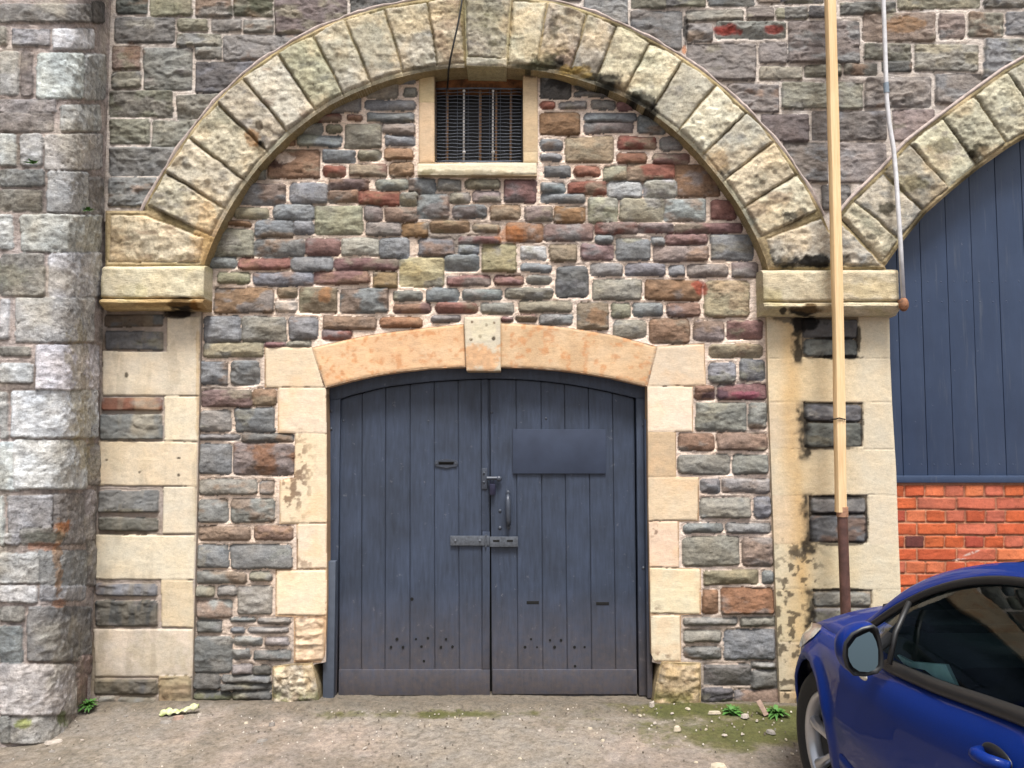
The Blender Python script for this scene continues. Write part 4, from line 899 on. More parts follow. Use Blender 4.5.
def scrawl(COL, PX, PY, U, Z, M):
    l = np.minimum(np.hypot((PX - 958) / 8, (PY - 559.5 + (PX - 958) * .12) / 1.1), np.hypot((PX - 971) / 9, (PY - 553 + (PX - 971) * .35) / 1.5))
    k = sstep(1.1, .6, l) * sstep(-.25, .1, fbm(U, Z, 60, 3, 7)); k = k * .8
    return COL * (1 - k[..., None]) + lin((232, 210, 200)) * ALB * k[..., None]
field('brickwork', stone_mat('red_brick', .85, .002, .0012, .14, .3, (1, 1, 1)), brk, [(870, 481), (1245, 481), (1245, 712), (870, 712)], BR, .085, .0045, relief=.006, rockn=.0015, edge=1.2, rad=1.0, warp=.35, mortar=(186, 132, 102), mdark=(156, 104, 82), mdk=.3, skirt=0, seed=81, dome=0, grow=.2, tint2=False, green=scrawl, groove=.001, tintn=.05)

# ================================================================ pole, pipe and conduit
def wood_mat():
    m, nt, b = mat('bare_pine_pole'); v = coords(nt, (1, 1, .05)); n1 = noise(nt, 90, 6, .6, v); n2 = noise(nt, 3, 3, .5, coords(nt))
    c = ramp(nt, n1.outputs['Fac'], [(.3, tuple(lin((218, 182, 134)) * .88)), (.7, tuple(lin((238, 208, 164)) * .9))])
    c = mix(nt, c, ramp(nt, n2.outputs['Fac'], [(.3, (.92, .9, .86)), (.7, (1.04,)*3)]), 1, 'MULTIPLY'); nt.links.new(c, b.inputs['Base Color']); b.inputs['Roughness'].default_value = .65
    nt.links.new(bump(nt, n1.outputs['Fac'], .001), b.inputs['Normal']); return m
YP = -.17
pole = empty('wooden_pole', at(841, 512, YP), 'tall pale pine pole standing upright before the right pier, above the brown pipe', 'pole')
q = MB(); n = 26; pts = [at(np.interp(t, [0, .35, .7, 1], [828.6, 833.6, 838.3, 840.8]) , -60 + t * 572, YP) for t in np.linspace(0, 1, n)]
pts = [Vector((p.x, YP, p.z)) for p in pts]
rings = []
for i, p in enumerate(pts):
    ring = []
    for (dx, dy) in ((-.029, -.012), (-.022, -.026), (.004, -.030), (.026, -.020), (.031, .0), (.026, .024), (-.02, .028), (-.029, .012)):
        ring.append(q.bm.verts.new((p.x + dx * (1 + .03 * math.sin(i)), p.y + dy, p.z)))
    rings.append(ring)
for i in range(n - 1):
    for k in range(8): q.bm.faces.new((rings[i][k], rings[i][(k+1) % 8], rings[i+1][(k+1) % 8], rings[i+1][k]))
q.bm.faces.new(rings[0]); q.bm.faces.new(rings[-1])
q.build('pole_shaft', wood_mat(), pole, ang=30)
q = MB(); p = at(841, 418.5, YP); pr = [at(x, y, YP - .034) for x, y in ((836, 419), (839, 418), (845, 419.3))]; q.tube([Vector((pr[0].x - .002, YP + .03, pr[0].z))] + pr + [Vector((pr[2].x + .004, YP + .03, pr[2].z))], .0035, 6)
q.build('wire_tie', M_hole, pole, smooth=True)
pipe = empty('drainpipe', gpt(846, 715), 'rusty brown round pipe standing in front of the right pier under the pine pole', 'pipe')
a = at(842.3, 513, YP); b_ = at(846.5, 700, YP); b_.z = -.02; b_.x = a.x + (at(846, 620, YP).x - at(842.3, 513, YP).x) * 1.7
M_pipe = plain('rusty_brown_pipe', (98, 68, 60), .6, .1, .3, 18, .0012)
q = MB(); q.cyl(a, b_, .0275, seg=28); q.build('pipe_barrel', M_pipe, pipe, smooth=False)
q = MB(); d_ = (b_ - a).normalized(); q.cyl(a - d_ * .035, a + d_ * .02, .031, seg=28); q.build('pipe_collar', plain('flaking_collar', (172, 128, 100), .7, 0, .4, 40, .001), pipe)
cond = empty('conduit', at(886, 87, -.05), 'thin grey conduit running down over the right arch and the impost to a rusty end', 'conduit')
q = MB(); YC = -.10
cp = [(881.5, -60), (882.6, -30), (883.4, 0), (884.8, 40), (886.2, 84), (886.8, 100), (889, 122), (893.5, 148), (896, 175), (897.3, 195), (900.3, 240), (903.3, 298)]
q.tube([at(x, y, YC - (.02 if y > 180 else 0)) for x, y in cp], .0125, 12); 
q.build('conduit_tube', plain('grey_conduit', (206, 206, 210), .5, 0, .12, 20, .0006), cond, smooth=True)
q = MB(); q.cyl(at(886, 83, YC), at(886.6, 93, YC), .0155, seg=14); q.build('coupler', plain('grey_coupler', (128, 142, 156), .5, bmp=0), cond)
q = MB(); p = at(903.6, 304.5, YC - .02); q.ball(p, .030, (.95, .8, 1.35), 18, 12); q.cyl(p + Vector((0, -.015, .02)), p + Vector((0, .05, .02)), .016, seg=12)
q.build('end_cap', plain('rust_lump', (140, 96, 68), .8, 0, .4, 50, .003), cond, smooth=True)
# ================================================================ blue car, nose towards the wall
CARX = 2.00                                # centreline
DD = [-.72, -.66, -.5, -.1, .6, 1.2, 1.8, 2.4, 2.8, 3.2, 3.45, 3.65, 3.80, 3.90, 3.95, 3.975]
XX = [1.95, 1.45, 1.24, 1.15, 1.115, 1.10, 1.10, 1.12, 1.155, 1.215, 1.265, 1.33, 1.42, 1.58, 1.75, 2.0]
def Xf(D): return float(np.interp(D, DD, XX))
def Xs(D):   # smoothed plan
    return sum(Xf(D + o) * w for o, w in ((-.08, .15), (-.04, .2), (0, .3), (.04, .2), (.08, .15))) if D < 3.7 else Xf(D)
def solve(px, py, inset):
    """depth along the car side at which the side surface, moved in by inset, meets the survey ray"""
    a = (px - 512) / F; b = (384 - py) / F
    D = 3.55
    while D > .3:
        s = D / (ct - b * st); x = a * s
        if x <= Xs(D) + inset: return Vector((x, D - CD, CH + s * (st + b * ct)))
        D -= .002
    return None
GZc = -.045                                 # ground under the car
def belt_z(D): return float(np.interp(D, BZ[0], BZ[1]))
bel = [solve(x, y, .07) for x, y in ((879, 665), (910, 680), (937, 692), (980, 707.5), (1024, 724))]
b_d = [p.y + CD for p in bel]; b_z = [p.z for p in bel]
BZ = (np.array([-.72, .0, .8] + b_d[::-1] + [3.0, 3.3, 3.6, 3.8, 3.975]), np.array([.80, .92, .95] + b_z[::-1] + [b_z[0] - .02, b_z[0] - .055, b_z[0]-.12, b_z[0]-.19, b_z[0]-.25]))
o_ = np.argsort(BZ[0]); BZ = (BZ[0][o_], BZ[1][o_])
lowr = [solve(x, y, i) for x, y, i in ((872, 626, .11), (894, 608, .14), (915, 597, .17), (926, 591, .19), (959, 581, .225), (991, 577, .25), (1024, 579, .26))]
uppr = [solve(x, y, i) for x, y, i in ((880, 612, .13), (900, 592, .19), (926, 579, .24), (945.6, 571.5, .27), (978, 565.6, .31), (1001.6, 563, .33), (1024, 561.7, .35))]
print('belt', [(round(p.x, 2), round(p.y + CD, 2), round(p.z, 2)) for p in bel])
print('rail', [(round(p.x, 2), round(p.y + CD, 2), round(p.z, 2)) for p in lowr])
print('roof', [(round(p.x, 2), round(p.y + CD, 2), round(p.z, 2)) for p in uppr])
HUB = Vector((1.29, 3.2 - CD, .27)); WR = .315
def inset(z, D):
    zb = belt_z(D); t = (z - .12) / (zb - .12)
    return float(np.interp(t, [0, .12, .25, .45, .62, .78, .86, .93, 1.0], [.10, .05, .018, .006, .0, .012, .016, .030, .072]))
M_paint, nt, b = mat('metallic_blue_paint')
n_ = noise(nt, 900, 2, .5, coords(nt)); nt.links.new(ramp(nt, n_.outputs['Fac'], [(.35, (.0016, .012, .10)), (.65, (.003, .023, .175))]), b.inputs['Base Color'])
b.inputs['Roughness'].default_value = .5; b.inputs['Metallic'].default_value = .0; b.inputs['Specular IOR Level'].default_value = .08; b.inputs['Coat Weight'].default_value = .28; b.inputs['Coat IOR'].default_value = 1.4; b.inputs['Coat Roughness'].default_value = .02
n2 = noise(nt, 5, 3, .5, coords(nt)); nt.links.new(bump(nt, n2.outputs['Fac'], .0006), b.inputs['Coat Normal'])
M_rubber = plain('black_trim_rubber', (24, 24, 26), .5, 0, .1, 30, .0004)
M_plastic = plain('dark_plastic', (30, 31, 34), .42, 0, .1, 60, .0004)
M_tyre = plain('tyre_rubber', (26, 26, 27), .75, 0, .2, 60, .001); M_alloy = plain('silver_alloy', (190, 192, 198), .28, .85, .06, 20, 0)
M_well = plain('wheel_well_lining', (14, 14, 15), .9, 0, .1, 20, .001)
M_seat = plain('charcoal_seat_cloth', (40, 41, 44), .9, 0, .2, 60, .002); M_dash = plain('dashboard_plastic', (26, 27, 30), .6, 0, .15, 60, .001)
M_glass, nt, b = mat('tinted_glass'); b.inputs['Base Color'].default_value = (.02, .03, .035, 1); b.inputs['Roughness'].default_value = .03; b.inputs['Specular IOR Level'].default_value = .6
tr = nt.nodes.new('ShaderNodeBsdfTransparent'); tr.inputs[0].default_value = (.48, .68, .70, 1); gl = nt.nodes.new('ShaderNodeBsdfGlossy'); gl.inputs['Roughness'].default_value = .02; gl.inputs['Color'].default_value = (.85, .95, 1, 1)
fr_ = nt.nodes.new('ShaderNodeFresnel'); fr_.inputs[0].default_value = 1.33; mx = nt.nodes.new('ShaderNodeMixShader')
nt.links.new(fr_.outputs[0], mx.inputs[0]); nt.links.new(tr.outputs[0], mx.inputs[1]); nt.links.new(gl.outputs[0], mx.inputs[2]); nt.links.new(mx.outputs[0], nt.nodes['Material Output'].inputs[0])
M_screen = M_glass.copy(); M_screen.name = 'dark_screen_glass'
for n__ in M_screen.node_tree.nodes:
    if n__.type == 'BSDF_TRANSPARENT': n__.inputs[0].default_value = (.10, .15, .16, 1)
car = empty('parked_car', (CARX, 3.2 - CD - 1.2, GZc), 'shiny dark blue low coupe with silver alloy wheel, parked nose to the wall', 'car')

# ---- body side with wheel openings, both sides from one sheet
hubs = [(3.2, .27), (.62, .27)]
# resample stations along the plan curve so the nose and tail are smooth
Ds = np.concatenate([np.linspace(-.72, -.5, 14), np.arange(-.47, 3.60, .028), np.linspace(3.62, 3.975, 34)])
ts = np.linspace(0, 1, 34)
G = np.zeros((len(Ds), len(ts), 3)); zbot = .115
for i, D in enumerate(Ds):
    zb = belt_z(D)
    for j, t in enumerate(ts):
        z = zbot + (zb - zbot) * t; lip = 0
        for (hd, hz) in hubs:
            q = math.hypot(D - hd, z - hz); lip -= .022 * math.exp(-((q - .36) / .035) ** 2)
        x = Xs(D) + (inset(z, D) + lip) * (1 - .7 * max(0, min(1, (D - 3.75) / .2)))
        G[i, j] = (x, D - CD, z)
sdw = np.full(G.shape[:2], 1e9)
for (hd, hz) in hubs: sdw = np.minimum(sdw, np.hypot(G[:, :, 1] + CD - hd, G[:, :, 2] - hz) - .345)
sdw = -sdw      # >0 inside opening
ins_ = sdw < 0; keep = ins_[:-1, :-1] | ins_[1:, :-1] | ins_[1:, 1:] | ins_[:-1, 1:]
used = np.zeros(sdw.shape, bool); used[:-1, :-1] |= keep; used[1:, :-1] |= keep; used[1:, 1:] |= keep; used[:-1, 1:] |= keep
for i, j in zip(*np.nonzero(used & (sdw > 0))):
    D, z = G[i, j, 1] + CD, G[i, j, 2]; hd, hz = min(hubs, key=lambda h: math.hypot(D - h[0], z - h[1]))
    v = Vector((D - hd, z - hz)).normalized() * .345; D, z = hd + v.x, hz + v.y
    G[i, j] = (Xs(D) + inset(max(z, zbot), D) - .012, D - CD, z)
idx = -np.ones(sdw.shape, int); idx[used] = np.arange(used.sum())
co = G[used]; f = np.stack([idx[:-1, :-1][keep], idx[1:, :-1][keep], idx[1:, 1:][keep], idx[:-1, 1:][keep]], 1)
co2 = co.copy(); co2[:, 0] = 2 * CARX - co2[:, 0]
allc = [co, co2]; allf = [f, f[:, ::-1] + len(co)]; nb_ = 2 * len(co)
# hood and boot surfaces
def deck(D0, D1, n, crown):
    global nb_
    rows = []; nn = 25
    for D in np.linspace(D0, D1, n):
        xe = Xs(D) + .072 * (1 - .7 * max(0, min(1, (D - 3.75) / .2))); ze = belt_z(D)
        rows.append([(xe + (2 * CARX - 2 * xe) * k / (nn - 1), D - CD, ze + crown(D) * (1 - abs(2 * k / (nn - 1) - 1) ** 2.4)) for k in range(nn)])
    a = np.array(rows); ii = np.arange(n * nn).reshape(n, nn) + nb_
    allc.append(a.reshape(-1, 3)); allf.append(np.stack([ii[:-1, :-1].ravel(), ii[1:, :-1].ravel(), ii[1:, 1:].ravel(), ii[:-1, 1:].ravel()], 1)); nb_ += n * nn
deck(2.45, 3.975, 60, lambda D: float(np.interp(D, [2.45, 2.6, 2.75, 3.1, 3.3, 3.6, 3.85, 3.975], [.02, .03, .07, .105, .105, .10, .07, .01])))
deck(-.72, .15, 24, lambda D: float(np.interp(D, [-.72, -.4, .15], [.02, .08, .08])))
me = np_mesh('car_body', np.concatenate(allc), np.concatenate(allf)); body = link('car_body', me, M_paint, car)
sm = body.modifiers.new('thick', 'SOLIDIFY'); sm.thickness = .004; sm.offset = -1
# floor pan and wells
q = MB(); q.bb(CARX - .66, CARX + .66, -.4 - CD, 3.25 - CD, .10, .16, .02); q.build('floor_pan', M_well, car)
for hd, hz in hubs:
    for s in (-1, 1):
        q = MB()
        xo = CARX + s * (CARX - Xs(hd) - (.10 if hd > 2 else .03)); xi = CARX + s * .5
        n = 26; ring = [(hd + .355 * math.cos(a), hz + .355 * math.sin(a)) for a in np.linspace(0, math.pi, n)]
        A = [q.bm.verts.new((xo, a - CD, max(z, .08))) for a, z in ring]; B_ = [q.bm.verts.new((xi, a - CD, max(z, .08))) for a, z in ring]
        for k in range(n - 1): q.bm.faces.new((A[k], A[k+1], B_[k+1], B_[k]))
        q.bm.faces.new(B_)
        q.build('wheel_well', M_well, car)
# ---- wheels
def wheel(hx, D, s, steer=0.0):
    c0 = Vector((hx, D - CD, HUB.z)); R_ = Matrix.Translation(c0) @ Matrix.Rotation(steer, 4, 'Z')
    w_ = bpy.data.objects.new('wheel', None); C.objects.link(w_); w_.parent = car; w_.location = c0 - car.location
    def fin(mb, name, m_, smooth=False, par=w_):
        bmesh.ops.transform(mb.bm, matrix=R_, verts=mb.bm.verts); return mb.build(name, m_, par, smooth)
    t = MB(); prof = [(.095, .225), (.105, .245), (.108, .27), (.100, .296), (.082, .311), (.05, .315), (-.05, .315), (-.09, .305), (-.10, .26), (-.09, .21)]
    n = 72; rings = []
    for k in range(n):
        a = k * 2 * math.pi / n; rings.append([t.bm.verts.new((s * -x, r_ * math.cos(a), r_ * math.sin(a))) for x, r_ in prof])
    for k in range(n):
        A, B_ = rings[k], rings[(k+1) % n]
        for i in range(len(prof) - 1): t.bm.faces.new((A[i], A[i+1], B_[i+1], B_[i]))
    fin(t, 'tyre', M_tyre, True)
    t = MB(); prof = [(-.08, .21), (.06, .205), (.082, .212), (.094, .224), (.098, .219), (.088, .203), (.05, .192), (-.06, .188)]
    rings = []
    for k in range(n):
        a = k * 2 * math.pi / n; rings.append([t.bm.verts.new((s * -x, r_ * math.cos(a), r_ * math.sin(a))) for x, r_ in prof])
    for k in range(n):
        A, B_ = rings[k], rings[(k+1) % n]
        for i in range(len(prof) - 1): t.bm.faces.new((A[i], A[i+1], B_[i+1], B_[i]))
    rim = fin(t, 'rim', M_alloy, True)
    for k in range(7):
        a = k * 2 * math.pi / 7 + .22; sp = MB(); bm = sp.bm; sec = []
        for (r_, w2, xo) in ((.03, .017, .072), (.07, .014, .070), (.12, .015, .078), (.165, .019, .086), (.208, .026, .086)):
            ca, sa = math.cos(a), math.sin(a); 
            def P(l, x): return (s * -x, r_ * ca - l * sa, r_ * sa + l * ca)
            sec.append([bm.verts.new(P(-w2, xo - .035)), bm.verts.new(P(-w2, xo - .008)), bm.verts.new(P(-w2 * .55, xo)), bm.verts.new(P(w2 * .55, xo)), bm.verts.new(P(w2, xo - .008)), bm.verts.new(P(w2, xo - .035))])
        for i in range(4):
            for j in range(6): bm.faces.new((sec[i][j], sec[i][(j+1) % 6], sec[i+1][(j+1) % 6], sec[i+1][j]))
        bm.faces.new(sec[0]); bm.faces.new(sec[-1]); fin(sp, 'spoke', M_alloy)
    t = MB(); t.cyl((s * -.05, 0, 0), (s * -.082, 0, 0), .048, .036, 24)
    for k in range(5): a = k * 1.2566; t.cyl((s * -.07, .03 * math.cos(a), .03 * math.sin(a)), (s * -.084, .03 * math.cos(a), .03 * math.sin(a)), .007, seg=8)
    fin(t, 'hub_cap', M_alloy)
    t = MB(); t.cyl((s * .02, 0, 0), (s * -.045, 0, 0), .187, seg=40); fin(t, 'brake_shade_disc', plain('shaded_brake_iron', (34, 33, 33), .6, .2, .1, 20, 0))  # oversized dark brake disc puts shade into the gaps between spokes
lx = Xs(3.2) + .165
wheel(lx, 3.2, 1, math.radians(5)); wheel(2 * CARX - lx, 3.2, -1, math.radians(5)); wheel(CARX - .77, .62, 1); wheel(CARX + .77, .62, -1)

# ---- greenhouse
def ext(lst, more): return lst + more
rl = [(2.80, Xs(2.8) + .10, .85)] + [(p.y + CD, p.x, p.z) for p in lowr] + [(1.3, 1.37, lowr[-1].z + .035), (.8, 1.38, lowr[-1].z + .02), (.4, 1.375, lowr[-1].z - .05), (.05, 1.36, 1.02), (-.12, 1.33, .95)]
ru = [(2.87, Xs(2.87) + .15, .868)] + [(p.y + CD, p.x, p.z) for p in uppr] + [(1.3, 1.47, uppr[-1].z + .04), (.8, 1.48, uppr[-1].z + .025), (.4, 1.47, uppr[-1].z - .045), (.05, 1.43, 1.06), (-.14, 1.36, .96)]
def samp(L, n):
    L = [Vector(p) for p in L]; d = [0]
    for i in range(1, len(L)): d.append(d[-1] + (L[i] - L[i-1]).length)
    tt = np.linspace(0, d[-1], n); a = np.stack([np.interp(tt, d, [p[k] for p in L]) for k in range(3)], 1)
    for _ in range(3): a[1:-1] = (a[:-2] + 2 * a[1:-1] + a[2:]) / 4
    return a
NS = 60; RL_, RU_ = samp(rl, NS), samp(ru, NS)
BL_ = np.array([(d, Xs(d) + .072, belt_z(d)) for d in np.clip(RL_[:, 0], -.1, 2.5)])
BL_[:, 0] = np.linspace(min(2.47, BL_[0, 0]), BL_[-1, 0], NS) * 0 + BL_[:, 0]
def V3(a, side=1): return Vector((a[1] if side > 0 else 2 * CARX - a[1], a[0] - CD, a[2]))
def band(A, B, rows, name, m_, bulge=0, par=car, thick=0, sides=(1, -1), label=None):
    q = MB(); bm = q.bm
    for s in sides:
        g = [[None] * (rows + 1) for _ in range(len(A))]
        for i in range(len(A)):
            for j in range(rows + 1):
                t = j / rows; p = V3(A[i], s) * (1 - t) + V3(B[i], s) * t
                p.x -= s * bulge * 4 * t * (1 - t); g[i][j] = bm.verts.new(p)
        for i in range(len(A) - 1):
            for j in range(rows): bm.faces.new((g[i][j], g[i+1][j], g[i+1][j+1], g[i][j+1]))
    o = q.build(name, m_, par, smooth=True, label=label)
    if thick: sm = o.modifiers.new('thick', 'SOLIDIFY'); sm.thickness = thick; sm.offset = 0
    return o
band(RL_, RU_, 5, 'roof_rail', M_paint, .012, thick=.006)
band(BL_ + np.array([0, .004, .0]), RL_ + np.array([0, .006, 0]), 8, 'side_window', M_glass, .02)
# roof skin, windscreen and rear screen
iT = int(np.argmin(np.abs(RU_[:, 0] - 2.27))); iR = int(np.argmin(np.abs(RU_[:, 0] - .75)))
def cross(i0, i1, name, m_, crown, fwd=0.0):
    q = MB(); bm = q.bm; nn = 24; g = []
    for i in range(i0, i1 + 1):
        L_, R2 = V3(RU_[i]), V3(RU_[i], -1); row = []
        for k in range(nn + 1):
            t = k / nn; p = L_ * (1 - t) + R2 * t; u = 1 - abs(2 * t - 1) ** 2.2; p.z += crown(i) * u; p.y += fwd * u; row.append(bm.verts.new(p))
        g.append(row)
    for a, b2 in zip(g[:-1], g[1:]):
        for k in range(nn): bm.faces.new((a[k], a[k+1], b2[k+1], b2[k]))
    return q.build(name, m_, car, smooth=True)
cross(iT, iR, 'roof', M_paint, lambda i: .05)
cross(0, iT, 'windscreen', M_screen, lambda i: .05 * (i / iT) ** 4, .06)
cross(iR, NS - 1, 'rear_screen', M_screen, lambda i: .05)
RLi = RL_.copy(); RLi[:, 1] += .02; RUi = RU_.copy(); RUi[:, 1] += .02; RUi[:, 2] -= .018
band(RLi, RUi, 3, 'pillar_lining', M_dash, .005)
q = MB(); q.bb(CARX - .40, CARX + .40, 1.0 - CD, 1.7 - CD, float(RU_[:, 2].max()) - .045, float(RU_[:, 2].max()) - .03, .004); q.build('roof_lining', M_dash, car)
# black surrounds
def line(L, side): return [V3(p, side) for p in L]
for s in (1, -1):
    q = MB(); q.tube([v + Vector((-.004 * s, 0, -.006)) for v in line(RL_, s)], .013, 8)
    q.build('window_surround', M_rubber, car, smooth=True)
bd = np.linspace(2.52, -.1, 50)
for s in (1, -1):
    rows = []; q = MB()
    for d in bd:
        x = Xs(d) + .062; zz = belt_z(d)
        rows.append([q.bm.verts.new((x if s > 0 else 2 * CARX - x, d - CD, z)) if False else q.bm.verts.new(((x + dx) if s > 0 else 2 * CARX - x - dx, d - CD, zz + dz)) for dx, dz in ((-.001, -.004), (-.008, .004), (-.006, .022), (.006, .030), (.03, .030))])
    for a, b2 in zip(rows[:-1], rows[1:]):
        for k in range(4): q.bm.faces.new((a[k], a[k+1], b2[k+1], b2[k]))
    q.build('belt_moulding', M_rubber, car, smooth=True)
# quarter-light divider and black triangle at the pillar foot
dv0 = solve(893, 664, .055); dv1 = solve(913, 602, .15)
for s in (1, -1):
    q = MB()
    A = dv0 + Vector((-.012, 0, 0)); B_ = dv1 + Vector((-.012, 0, 0))
    if s < 0: A = Vector((2 * CARX - A.x, A.y, A.z)); B_ = Vector((2 * CARX - B_.x, B_.y, B_.z))
    q.tube([A, (A + B_) / 2 + Vector((-s * .012, 0, 0)), B_], .009, 8)
    q.build('quarter_light_divider', M_rubber, car, smooth=True)
# door seam, rub strip and handles
for s in (1, -1):
    q = MB()
    def P(D, z, o=.0015): x = Xs(D) + inset(z, D) - o; return Vector((x if s > 0 else 2 * CARX - x, D - CD, z))
    q.tube([P(2.42 + .06 * t, belt_z(2.42) - .02 - t * .58, .0) for t in np.linspace(0, 1, 14)], .0028, 6)
    q.build('door_gap', M_well, car, smooth=True); q = MB()
    q.tube([P(1.02, belt_z(1.02) - .02 - t * .62, .0) for t in np.linspace(0, 1, 14)], .0028, 6)
    q.build('door_gap', M_well, car, smooth=True)
for s in (1, -1):
    rows = []; q = MB()
    for D in np.linspace(2.78, .98, 60):
        z = .40; x = Xs(D) + inset(z, D); rows.append([q.bm.verts.new(((x + o) if s > 0 else 2 * CARX - x - o, D - CD, z + dz)) for o, dz in ((.002, -.028), (-.012, -.022), (-.014, .0), (-.012, .022), (.002, .028))])
    for a, b2 in zip(rows[:-1], rows[1:]):
        for k in range(4): q.bm.faces.new((a[k], a[k+1], b2[k+1], b2[k]))
    q.build('rub_strip', M_paint, car, smooth=True)
hp = solve(985, 752, .015); hp2 = solve(1006, 763, .015)
for s in (1, -1):
    q = MB(); A, B_ = (Vector((p.x if s > 0 else 2 * CARX - p.x, p.y, p.z)) for p in (hp, hp2)); sx = -s
    q.tube([A + Vector((sx * .004, .01, 0)), A + Vector((sx * .032, -.015, .002)), (A + B_) / 2 + Vector((sx * .04, 0, .004)), B_ + Vector((sx * .034, .015, .0)), B_ + Vector((sx * .004, -.02, 0))], [.012, .015, .016, .015, .012], 10)
    H_ = q.build('door_handle', M_paint, car, smooth=True)
    q = MB(); m_ = (A + B_) / 2 + Vector((s * .004, 0, -.004)); q.ball(m_, .05, (.16, 1.2, .62), 20, 12); q.build('handle_recess', M_plastic, H_, smooth=True)
# side repeater and headlight
rp = solve(862.5, 675.5, .004)
for s in (1, -1):
    q = MB(); p = Vector((rp.x if s > 0 else 2 * CARX - rp.x, rp.y, rp.z)); q.ball(p, .022, (.3, 1.5, .62), 18, 10); o = q.build('side_repeater', plain('repeater_lens', (206, 200, 186), .2, .3, .1, 20, 0), car, smooth=True)
M_lamp = plain('headlamp_lens', (206, 204, 196), .3, .0, .12, 30, 0, 1)
for s in (1, -1):
    q = MB(); bm = q.bm; rows = []
    for i in range(14):
        t = i / 13; D = 3.26 + .58 * t; ze = belt_z(D); w2 = .095 * math.sin(math.pi * min(.98, .08 + t * .9)) ** .7
        row = []
        for j in range(7):
            v = j / 6; x = Xs(D) + .0 + .07 * v ** 1.2; z = ze - .055 * (1 - v) + .012 + .004 - (.02 if v < .2 else 0)
            z = ze - w2 + (w2 + .012) * v; x = Xs(D) + inset(min(z, ze), D) * (1 - .7 * max(0, min(1, (D - 3.75) / .2))) - .012
            row.append(bm.verts.new((x if s > 0 else 2 * CARX - x, D - CD, z)))
        rows.append(row)
    for a, b2 in zip(rows[:-1], rows[1:]):
        for k in range(6): bm.faces.new((a[k], a[k+1], b2[k+1], b2[k]))
    o = q.build('headlight', M_lamp, car, smooth=True)
# ---- door mirrors
for s in (1, -1):
    D0 = 2.34; z0 = .0
    ctr = at(857, 650, 2.20 - CD); 
    Xc_, Yc_, Zc_ = ctr
    def MX(v): v = Vector(v); return v if s > 0 else Vector((2 * CARX - v.x, v.y, v.z))
    # outline of the housing seen from behind (offsets from centre, metres)
    k_ = 1.95 / F
    out = [(-22, 2), (-20, -12), (-12, -22), (0, -28), (12, -31), (17, -27), (20, -14), (22, 2), (22, 14), (15, 21), (2, 24), (-11, 23), (-19, 14)]
    q = MB(); bm = q.bm; secs = []
    for (dy, sc_, shx, shz) in ((-.035, 1.0, 0, 0), (-.015, 1.06, 0, 0), (.02, 1.03, .0, 0), (.055, .86, .004, .0), (.085, .55, .008, .0), (.098, .15, .01, .0)):
        secs.append([bm.verts.new(MX((Xc_ + x * k_ * sc_ + shx, Yc_ + dy, Zc_ - y * k_ * sc_ + shz))) for x, y in out])
    n = len(out)
    for a, b2 in zip(secs[:-1], secs[1:]):
        for i in range(n): bm.faces.new((a[i], a[(i+1) % n], b2[(i+1) % n], b2[i]))
    bm.faces.new(secs[-1]); o = q.build('mirror_housing', M_paint, car, smooth=True); ss = o.modifiers.new('s', 'SUBSURF'); ss.levels = 2; ss.render_levels = 2
    q = MB(); bm = q.bm
    s0 = [bm.verts.new(MX((Xc_ + x * k_ * 1.02, Yc_ - .036, Zc_ - y * k_ * 1.02))) for x, y in out]; s1 = [bm.verts.new(MX((Xc_ + x * k_ * .94, Yc_ - .046, Zc_ - y * k_ * .94))) for x, y in out]; s2 = [bm.verts.new(MX((Xc_ + x * k_ * .88, Yc_ - .028, Zc_ - y * k_ * .88))) for x, y in out]
    for a, b2 in ((s0, s1), (s1, s2)):
        for i in range(n): bm.faces.new((a[i], a[(i+1) % n], b2[(i+1) % n], b2[i]))
    bm.faces.new(s2); ob = q.build('mirror_bezel', M_plastic, o, smooth=True)
    q = MB(); bm = q.bm; go = [(-17, 3), (-16, -5), (-13, -11), (-7, -17), (2, -22), (8, -25), (11, -23), (14, -15), (15, -6), (14, 3), (13, 10), (9, 16), (2, 19), (-7, 19), (-13, 15), (-16, 9)]
    g1 = [bm.verts.new(MX((Xc_ + (x * .93 + .6) * k_, Yc_ - .041 - .26 * x * k_ - .20 * y * k_, Zc_ - y * k_ * .93))) for x, y in go]; bm.faces.new(g1)
    mg, nt_, b_m = mat('mirror_glass'); b_m.inputs['Base Color'].default_value = (.13, .18, .21, 1); b_m.inputs['Metallic'].default_value = 1; b_m.inputs['Roughness'].default_value = .05
    q.build('mirror_glass', mg, o, smooth=True)
    q = MB(); arm = [(Xc_ + .045, Yc_ + .01, Zc_ - .055), (Xc_ + .07, Yc_ + .10, Zc_ - .050), (Xs(2.5) + .07, 2.5 - CD, Zc_ - .045)]
    q.tube([MX(p) for p in arm], [.016, .015, .020], 12); q.build('mirror_arm', M_plastic, o, smooth=True)
